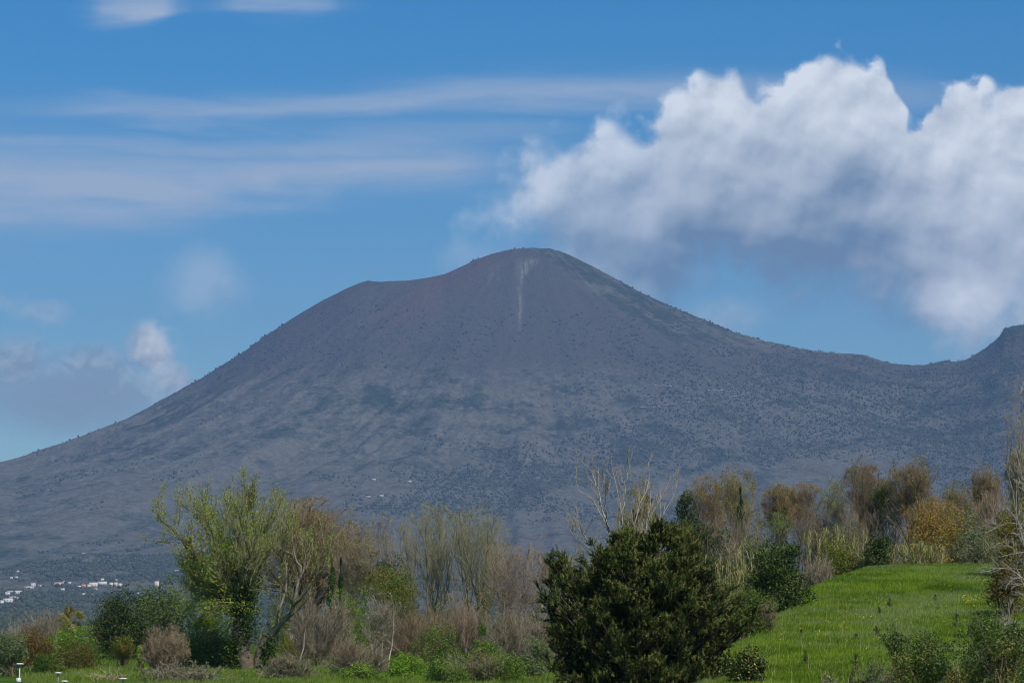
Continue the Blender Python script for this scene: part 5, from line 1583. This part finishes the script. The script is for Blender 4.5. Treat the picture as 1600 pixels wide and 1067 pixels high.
tag(link('flower_stalks', mesh_from('flower_stalks', *tubes(sv, np.full((len(fp), 3), .004), 3)), M['leaf_green']), 'thin stalks of the yellow wild flowers', kind='stuff')

# tall dry grass stalks on the meadow and by the lamps
n = 170
yy = rng.uniform(66, 120, n); xx = (rng.uniform(1190, 1600, n) - 800) / F * yy
s0 = np.stack([xx, yy, G(xx, yy) - .02], 1); s1 = s0 + np.stack([rng.normal(size=n) * .06, rng.normal(size=n) * .06, rng.uniform(.4, .85, n)], 1)
tag(link('dry_stems', mesh_from('dry_stems', *tubes(stem_lines(s1, 4, rng, start=s0), np.linspace(.005, .003, 4)[None] * np.ones((n, 1)), 3)), M['cane']), 'thin pale dry stems standing above the meadow grass', kind='stuff')

# ================================================================== small lamps with flat white tops at the bottom left
wm = flat_mat('lamp_white', (0.55, 0.55, 0.53), .45, .04)
gm2 = flat_mat('lamp_grey', (0.22, 0.22, 0.22), .5, .1)


def lathe(profile, S=20):
    ph = np.arange(S) * 2 * math.pi / S
    V_, Q_ = [], []
    for r, z in profile:
        V_ += [(r * math.cos(a), r * math.sin(a), z) for a in ph]
    for k in range(len(profile) - 1):
        for i in range(S):
            j = (i + 1) % S
            Q_.append((k * S + i, k * S + j, (k + 1) * S + j, (k + 1) * S + i))
    return np.array(V_, float), np.array(Q_)


def lamp(px, py, wpx, Y, label, box=False):
    a = at(px, py, Y)
    g = float(G(a[0], Y))
    h = a[2] - g
    e = empty('park_lamp', (a[0], Y, g), label, 'lamp', 'small park lamps with flat white tops')
    r = metres(wpx, Y) / 2
    part('post', lathe([(0.0, 0), (.02, 0), (.02, h - .03), (0.0, h - .03)], 10), gm2 if not box else wm, e, True)
    part('lamp_head', lathe([(0, h - .16), (.035, h - .16), (.045, h - .05), (0, h - .05)], 12), gm2, e, True)
    part('lamp_shade', lathe([(0, h - .035), (r, h - .035), (r, h - .012), (r * .6, h + .012), (0, h + .018)], 24), wm, e, True)
    if box:
        zb = at(px, 1062, Y)[2] - g
        w_ = metres(7, Y) / 2
        b_ = lathe([(0, zb - w_), (w_, zb - w_), (w_ * 1.15, zb - w_ * .5), (w_ * 1.1, zb + w_ * .8), (w_ * .6, zb + w_), (0, zb + w_)], 10)
        b_[0][:, 0] -= .04
        part('control_box', b_, wm, e, True)
    return e


lamp(31, 1036, 13, 120, 'park lamp furthest left, on a white post with a small white box', box=True)
lamp(91, 1050, 11, 126, 'small flat topped park lamp just above and left of the lowest one')
lamp(101, 1063, 12, 118, 'lowest flat topped park lamp, touching the bottom edge of the picture')
lamp(192, 1059, 14, 128, 'flat topped park lamp standing by itself in the dry grass')

# ================================================================== houses at the foot of the volcano
hm = {'white': flat_mat('wall_white', (0.54, 0.53, 0.51), .8, .06, .3), 'cream': flat_mat('wall_cream', (0.60, 0.54, 0.44), .8, .06, .3),
      'pink': flat_mat('wall_pink', (0.52, 0.30, 0.26), .8, .06, .3), 'grey': flat_mat('wall_grey', (0.42, 0.42, 0.41), .8, .06, .3)}
rm = {'white': flat_mat('roof_white', (0.56, 0.55, 0.53), .8, .05, .3), 'tile': flat_mat('roof_tile', (0.36, 0.17, 0.12), .85, .12, .6), 'grey': flat_mat('roof_grey', (0.40, 0.40, 0.40), .85, .1, .5)}
wn = flat_mat('window_dark', (0.05, 0.06, 0.07), .3, .1)


def boxq(x0, x1, y0, y1, z0, z1):
    V_ = np.array([(x, y, z) for z in (z0, z1) for y in (y0, y1) for x in (x0, x1)], float)
    return V_, np.array([(0, 2, 3, 1), (4, 5, 7, 6), (0, 1, 5, 4), (2, 6, 7, 3), (0, 4, 6, 2), (1, 3, 7, 5)])


def on_slope(px, py, lo=3000, hi=8500):
    ys = np.linspace(lo, hi, 700)
    pr = np.array([at(px, py, y) for y in ys])
    hit = np.flatnonzero(H(pr[:, 0], ys) >= pr[:, 2])
    y = ys[hit[0]] if len(hit) else hi
    return at(px, py, y)


def house(px, py, wpx, hpx, wall, roof, label, gable=False, lo=3000, group='pale houses at the foot of the volcano', rot=0.0):
    a = on_slope(px, py, lo)
    Y = a[1]
    w = max(metres(wpx, Y), 5); h = max(metres(hpx, Y), 3.2); d = min(max(w * .7, 8), 18)
    e = empty('house', (a[0], Y, float(H(a[0], Y)) - 1.0), label, 'house', group)
    e.rotation_euler = (0, 0, rot)
    part('wall', boxq(-w / 2, w / 2, -d / 2, d / 2, 0, h + 1), hm[wall], e)
    if gable:
        o = .5; z0 = h + 1.003; z1 = h + 1 + d * .22
        V_ = np.array([(-w / 2 - o, -d / 2 - o, z0), (w / 2 + o, -d / 2 - o, z0), (w / 2 + o, d / 2 + o, z0), (-w / 2 - o, d / 2 + o, z0), (-w / 2 - o, 0, z1), (w / 2 + o, 0, z1)])
        part('roof', (V_, np.array([(0, 1, 5, 4), (2, 3, 4, 5), (0, 3, 2, 1), (1, 2, 5, 5), (3, 0, 4, 4)])[:3]), rm[roof], e)
    else:
        part('roof', boxq(-w / 2 - .3, w / 2 + .3, -d / 2 - .3, d / 2 + .3, h + 1.003, h + 1.5), rm[roof], e)
    nw = int(max(1, min(7, w // 4)))
    nf = int(max(1, min(4, h // 3)))
    for f_ in range(nf):
        for i in range(nw):
            cx_ = -w / 2 + (i + .5) * w / nw; cz_ = 1 + 1.0 + f_ * 3.0
            part('window', boxq(cx_ - .55, cx_ + .55, -d / 2 - .04, -d / 2 + .05, cz_, cz_ + 1.35), wn, e)
    return e


HS = [
 (2, 944, 7, 6, 'white', 'white', 0, 'small white house at the extreme left end of the village, lowest row'),
 (13, 942, 14, 7, 'white', 'white', 0, 'tall narrow white house in the lowest left cluster'),
 (20, 937, 10, 5, 'grey', 'white', 0, 'low grey walled house just above the tall narrow white one'),
 (28, 936, 12, 3, 'white', 'white', 0, 'flat white shed right of the lowest left cluster'),
 (12, 931, 7, 6, 'white', 'grey', 0, 'small grey roofed house between the two left rows of the village'),
 (25, 927, 26, 4, 'white', 'white', 0, 'long low white building over the lowest left cluster'),
 (27, 930, 6, 3, 'cream', 'white', 0, 'tiny cream house under the long low white building'),
 (46, 919, 14, 3, 'white', 'white', 0, 'flat white house left of the two storey white house'),
 (52, 917, 7, 6, 'white', 'white', 0, 'two storey white house halfway between the left cluster and the pink walled block'),
 (64, 916, 7, 2, 'grey', 'grey', 0, 'low grey outbuilding right of the two storey white house'),
 (92, 915, 14, 5, 'pink', 'white', 0, 'pink walled block with a pale roof'),
 (101, 911, 4, 3, 'white', 'white', 0, 'tiny white cube house above the end of the pink walled block'),
 (109, 912, 3, 3, 'white', 'white', 0, 'tiny white cube house standing alone right of the pink walled block'),
 (98, 923, 6, 4, 'grey', 'white', 0, 'small pale house below the pink walled block'),
 (124, 918, 5, 3, 'white', 'grey', 0, 'small grey roofed house left of the cream church like block'),
 (131, 917, 6, 4, 'pink', 'tile', 1, 'little pinkish house with a tiled roof beside the cream block'),
 (139, 918, 5, 5, 'white', 'white', 0, 'narrow white house in front of the cream block'),
 (146, 917, 13, 7, 'cream', 'white', 0, 'tall cream block at the heart of the village'),
 (160, 914, 14, 5, 'white', 'white', 0, 'long white building with a pale roof right of the tall cream block'),
 (160, 908, 5, 4, 'white', 'white', 0, 'small white tower like house above the long white building'),
 (174, 916, 5, 5, 'cream', 'white', 0, 'narrow cream house right of the long white building'),
 (181, 916, 5, 6, 'white', 'grey', 0, 'narrow white house with a grey roof in the right part of the village'),
 (188, 917, 5, 5, 'cream', 'grey', 0, 'last cream house at the right end of the village row'),
 (181, 908, 4, 3, 'white', 'white', 0, 'tiny white house above the right end of the village row'),
 (131, 931, 6, 4, 'white', 'white', 0, 'white house with a small dark doorway below the village, left of a pair'),
 (142, 931, 6, 3, 'white', 'white', 0, 'white house below the village, right of a pair'),
 (150, 922, 3, 3, 'grey', 'white', 0, 'tiny pale shed under the long white building'),
 (28, 894, 4, 2, 'white', 'white', 0, 'small white farmhouse high above the left cluster'),
 (26, 903, 4, 2, 'white', 'grey', 0, 'small farmhouse with a grey roof on the slope over the left cluster'),
 (18, 904, 3, 2, 'cream', 'grey', 0, 'tiny cream farmhouse left of the grey roofed one'),
 (217, 929, 3, 3, 'white', 'white', 0, 'tiny white house right above the pointed dark evergreen'),
 (245, 918, 6, 10, 'cream', 'white', 0, 'cream house peeping over the tall greyish evergreen'),
 (276, 895, 6, 4, 'white', 'white', 0, 'white house seen at the left edge of the green leafed crown'),
 (334, 885, 9, 7, 'cream', 'white', 0, 'cream house seen through the middle of the green leafed crown'),
 (451, 854, 6, 6, 'white', 'white', 0, 'white house seen through the orange brown budding crown'),
 (764, 862, 8, 3, 'white', 'tile', 1, 'long white house at the top of the pinkish bare tree'),
 (757, 872, 6, 4, 'white', 'white', 0, 'small white house just under the long one by the pinkish bare tree'),
 (852, 898, 7, 4, 'white', 'white', 0, 'white house seen left of the conifer knob'),
 (596, 776, 6, 2, 'white', 'white', 0, 'white building alone on the middle slope of the volcano'),
 (575, 777, 8, 2, 'grey', 'grey', 0, 'grey long building left of the lone white one on the slope'),
 (640, 754, 6, 2, 'white', 'white', 0, 'tiny white building highest on the slope, right of the lone ones'),
 (584, 750, 6, 2, 'grey', 'white', 0, 'tiny pale building high on the slope above the long grey one'),
 (131, 866, 4, 2, 'white', 'white', 0, 'lone white farmhouse on the dark wooded slope above the village'),
]
for i, (x, y, w, h, wl, rf, gb, lb) in enumerate(HS):
    house(x, y, w, h, wl, rf, lb, gable=bool(gb), rot=(i * 37 % 11 - 5) * .03)

# a near outbuilding glimpsed in the scrub
a = put(478, 985, 225)
e = empty('shed', (a[0], 225, a[2]), 'whitish shed half hidden in the scrub right of the ivy grown trunk', 'shed')
part('wall', boxq(-1.1, 1.1, -1.2, 1.2, 0, 2.0), hm['grey'], e)
part('roof', boxq(-1.3, 1.3, -1.4, 1.4, 2.003, 2.15), rm['grey'], e)

# ================================================================== road cut across the slope
def road(pts, name, label, width=9.0):
    P_ = []
    for (x0_, y0_), (x1_, y1_) in zip(pts[:-1], pts[1:]):
        for t in np.linspace(0, 1, 14)[:-1]:
            P_.append(on_slope(x0_ + (x1_ - x0_) * t, y0_ + (y1_ - y0_) * t, 5500, 9400))
    P_ = np.array(P_)
    k = np.ones(3) / 3
    P_[1:-1, 1] = np.convolve(P_[:, 1], k, 'valid')
    near = P_ - [0, width / 2, 0]; far = P_ + [0, width / 2, 0]
    zc = H(P_[:, 0], P_[:, 1])
    near[:, 2] = zc + 0.6; far[:, 2] = zc + 2.4
    V_ = np.stack([near, far], 1).reshape(-1, 3)
    n = len(P_)
    Q_ = np.array([(2 * i, 2 * i + 2, 2 * i + 3, 2 * i + 1) for i in range(n - 1)])
    return tag(link(name, mesh_from(name, V_, Q_), road_m), label, kind='structure')


road_m = new_mat('pale_road')
pos, _i = position()
finish(road_m, mixc(noise(pos, .012, 3.0, .7).smooth(.42, .6), (0.10, 0.10, 0.08), (0.42, 0.40, 0.35)), .9, .1)
road([(980, 640), (1040, 634), (1100, 628), (1150, 620), (1205, 612)], 'road', 'pale road cut slanting across the right slope of the volcano', 7)
road([(1205, 613), (1150, 614), (1080, 606), (1010, 603)], 'road', 'fainter upper bend of the road on the right slope of the volcano', 4)

# ================================================================== woods on the volcano
def blob_shape(sd):
    r_ = np.random.default_rng(sd)
    S = 6
    prof = np.array([[.35, .0], [1.0, .32], [.78, .72], [.08, 1.0]])
    ph = np.arange(S) * 2 * math.pi / S
    rr = prof[:, 0, None] * r_.uniform(.65, 1.25, (4, S))
    V_ = np.stack([rr * np.cos(ph), rr * np.sin(ph), prof[:, 1, None] * r_.uniform(.9, 1.1, (4, S))], -1).reshape(-1, 3)
    q_ = [(k * S + i, k * S + (i + 1) % S, (k + 1) * S + (i + 1) % S, (k + 1) * S + i) for k in range(3) for i in range(S)]
    return V_, np.array(q_)


def blobs(C_, Rd, Ht, seed, name, mat, label):
    rng = np.random.default_rng(seed)
    n = len(C_)
    rot = np.stack([0 * Rd, 0 * Rd, rng.uniform(0, 6.283, n)], 1)
    o = scatter(name, C_, rot, np.stack([Rd, Rd * rng.uniform(.8, 1.2, n), Ht], 1), [blob_shape(900 + i) for i in range(6)], mat, None, seed)
    return tag(o, label, kind='stuff')


wood_m = new_mat('far_wood')
pos, isl = position()
oi_ = E.nt.nodes.new('ShaderNodeObjectInfo')
isl = E(oi_.outputs['Random'])
finish(wood_m, mixc((isl * .7 + noise(pos, .004, 4.0, .6) * .5 - .1).clamp(), (0.026, 0.039, 0.022), (0.078, 0.090, 0.058)), .9, .05)
rng = np.random.default_rng(404)
N = 420000
yy = np.sqrt(rng.uniform(3300 ** 2, 9900 ** 2, N)); xx = rng.uniform(-.19, .19, N) * yy
zz = H(xx, yy)
cov = fbm(xx / 700, yy / 700, 60, 4) + 0.6 * fbm(xx / 160, yy / 160, 66, 3)
alt = np.interp(zz, [0, 60, 350, 700, 860, 980, 1100, 1250], [.20, .35, .35, .42, .34, .02, -.25, -.6])
right = sstep(250, 600, xx) * np.interp(zz, [700, 1000, 1150], [0, .4, .3])
pkeep = np.clip((cov * 1.6 + alt + right - .12) * .9, 0.0, .75)
pkeep = np.clip(pkeep + .16 * sstep(780, 860, zz) * (1 - sstep(960, 1060, zz)) * (fbm(xx / 240, yy / 240, 91, 3) > -.05), 0, .8)
k = rng.uniform(size=N) < pkeep
xx, yy, zz = xx[k][:80000], yy[k][:80000], zz[k][:80000]
rd = rng.uniform(1.4, 3.6, len(xx)) * rng.choice([.8, 1, 1.3], len(xx)); ht = rd * rng.uniform(1.1, 2.0, len(xx))
blobs(np.stack([xx, yy, zz - 1], 1), rd, ht, 1, 'woods', wood_m, 'dark woods and scattered trees on the slopes of the volcano')
# pines standing on the skyline ridges
az = rng.uniform(-.178, -.085, 300); D_ = rng.uniform(9150, 9650, 300)
az = np.concatenate([az, rng.uniform(.02, .175, 330)]); D_ = np.concatenate([D_, rng.uniform(9250, 9700, 330)])
xx, yy = D_ * np.sin(az), D_ * np.cos(az); zz = H(xx, yy)
rd = rng.uniform(1.4, 3.4, len(xx)); ht = rd * rng.uniform(1.3, 2.4, len(xx))
blobs(np.stack([xx, yy, zz - 1], 1), rd, ht, 2, 'ridge_pines', wood_m, 'small dark pines along the skyline of the volcano')

# hedges and orchards on the flat land before the volcano
rng = np.random.default_rng(505)
N = 16000
yy = np.sqrt(rng.uniform(560 ** 2, 3400 ** 2, N)); xx = rng.uniform(-.2, .2, N) * yy
zz = np.where(yy < 900, -9.0, H(xx, yy)); zz = np.maximum(zz, -9.0)
k = rng.uniform(size=N) < np.clip(.55 + fbm(xx / 160, yy / 160, 71, 3) * 1.4, .08, 1)
xx, yy, zz = xx[k], yy[k], zz[k]
rd = rng.uniform(2.0, 4.5, len(xx)); ht = rd * rng.uniform(1.2, 2.2, len(xx)) + 1
blobs(np.stack([xx, yy, zz - 1], 1), rd, ht, 3, 'plain_trees', wood_m, 'belts of trees on the flat land before the volcano')
import sys
sys.stderr.write('TRIS %d\n' % tri_count)
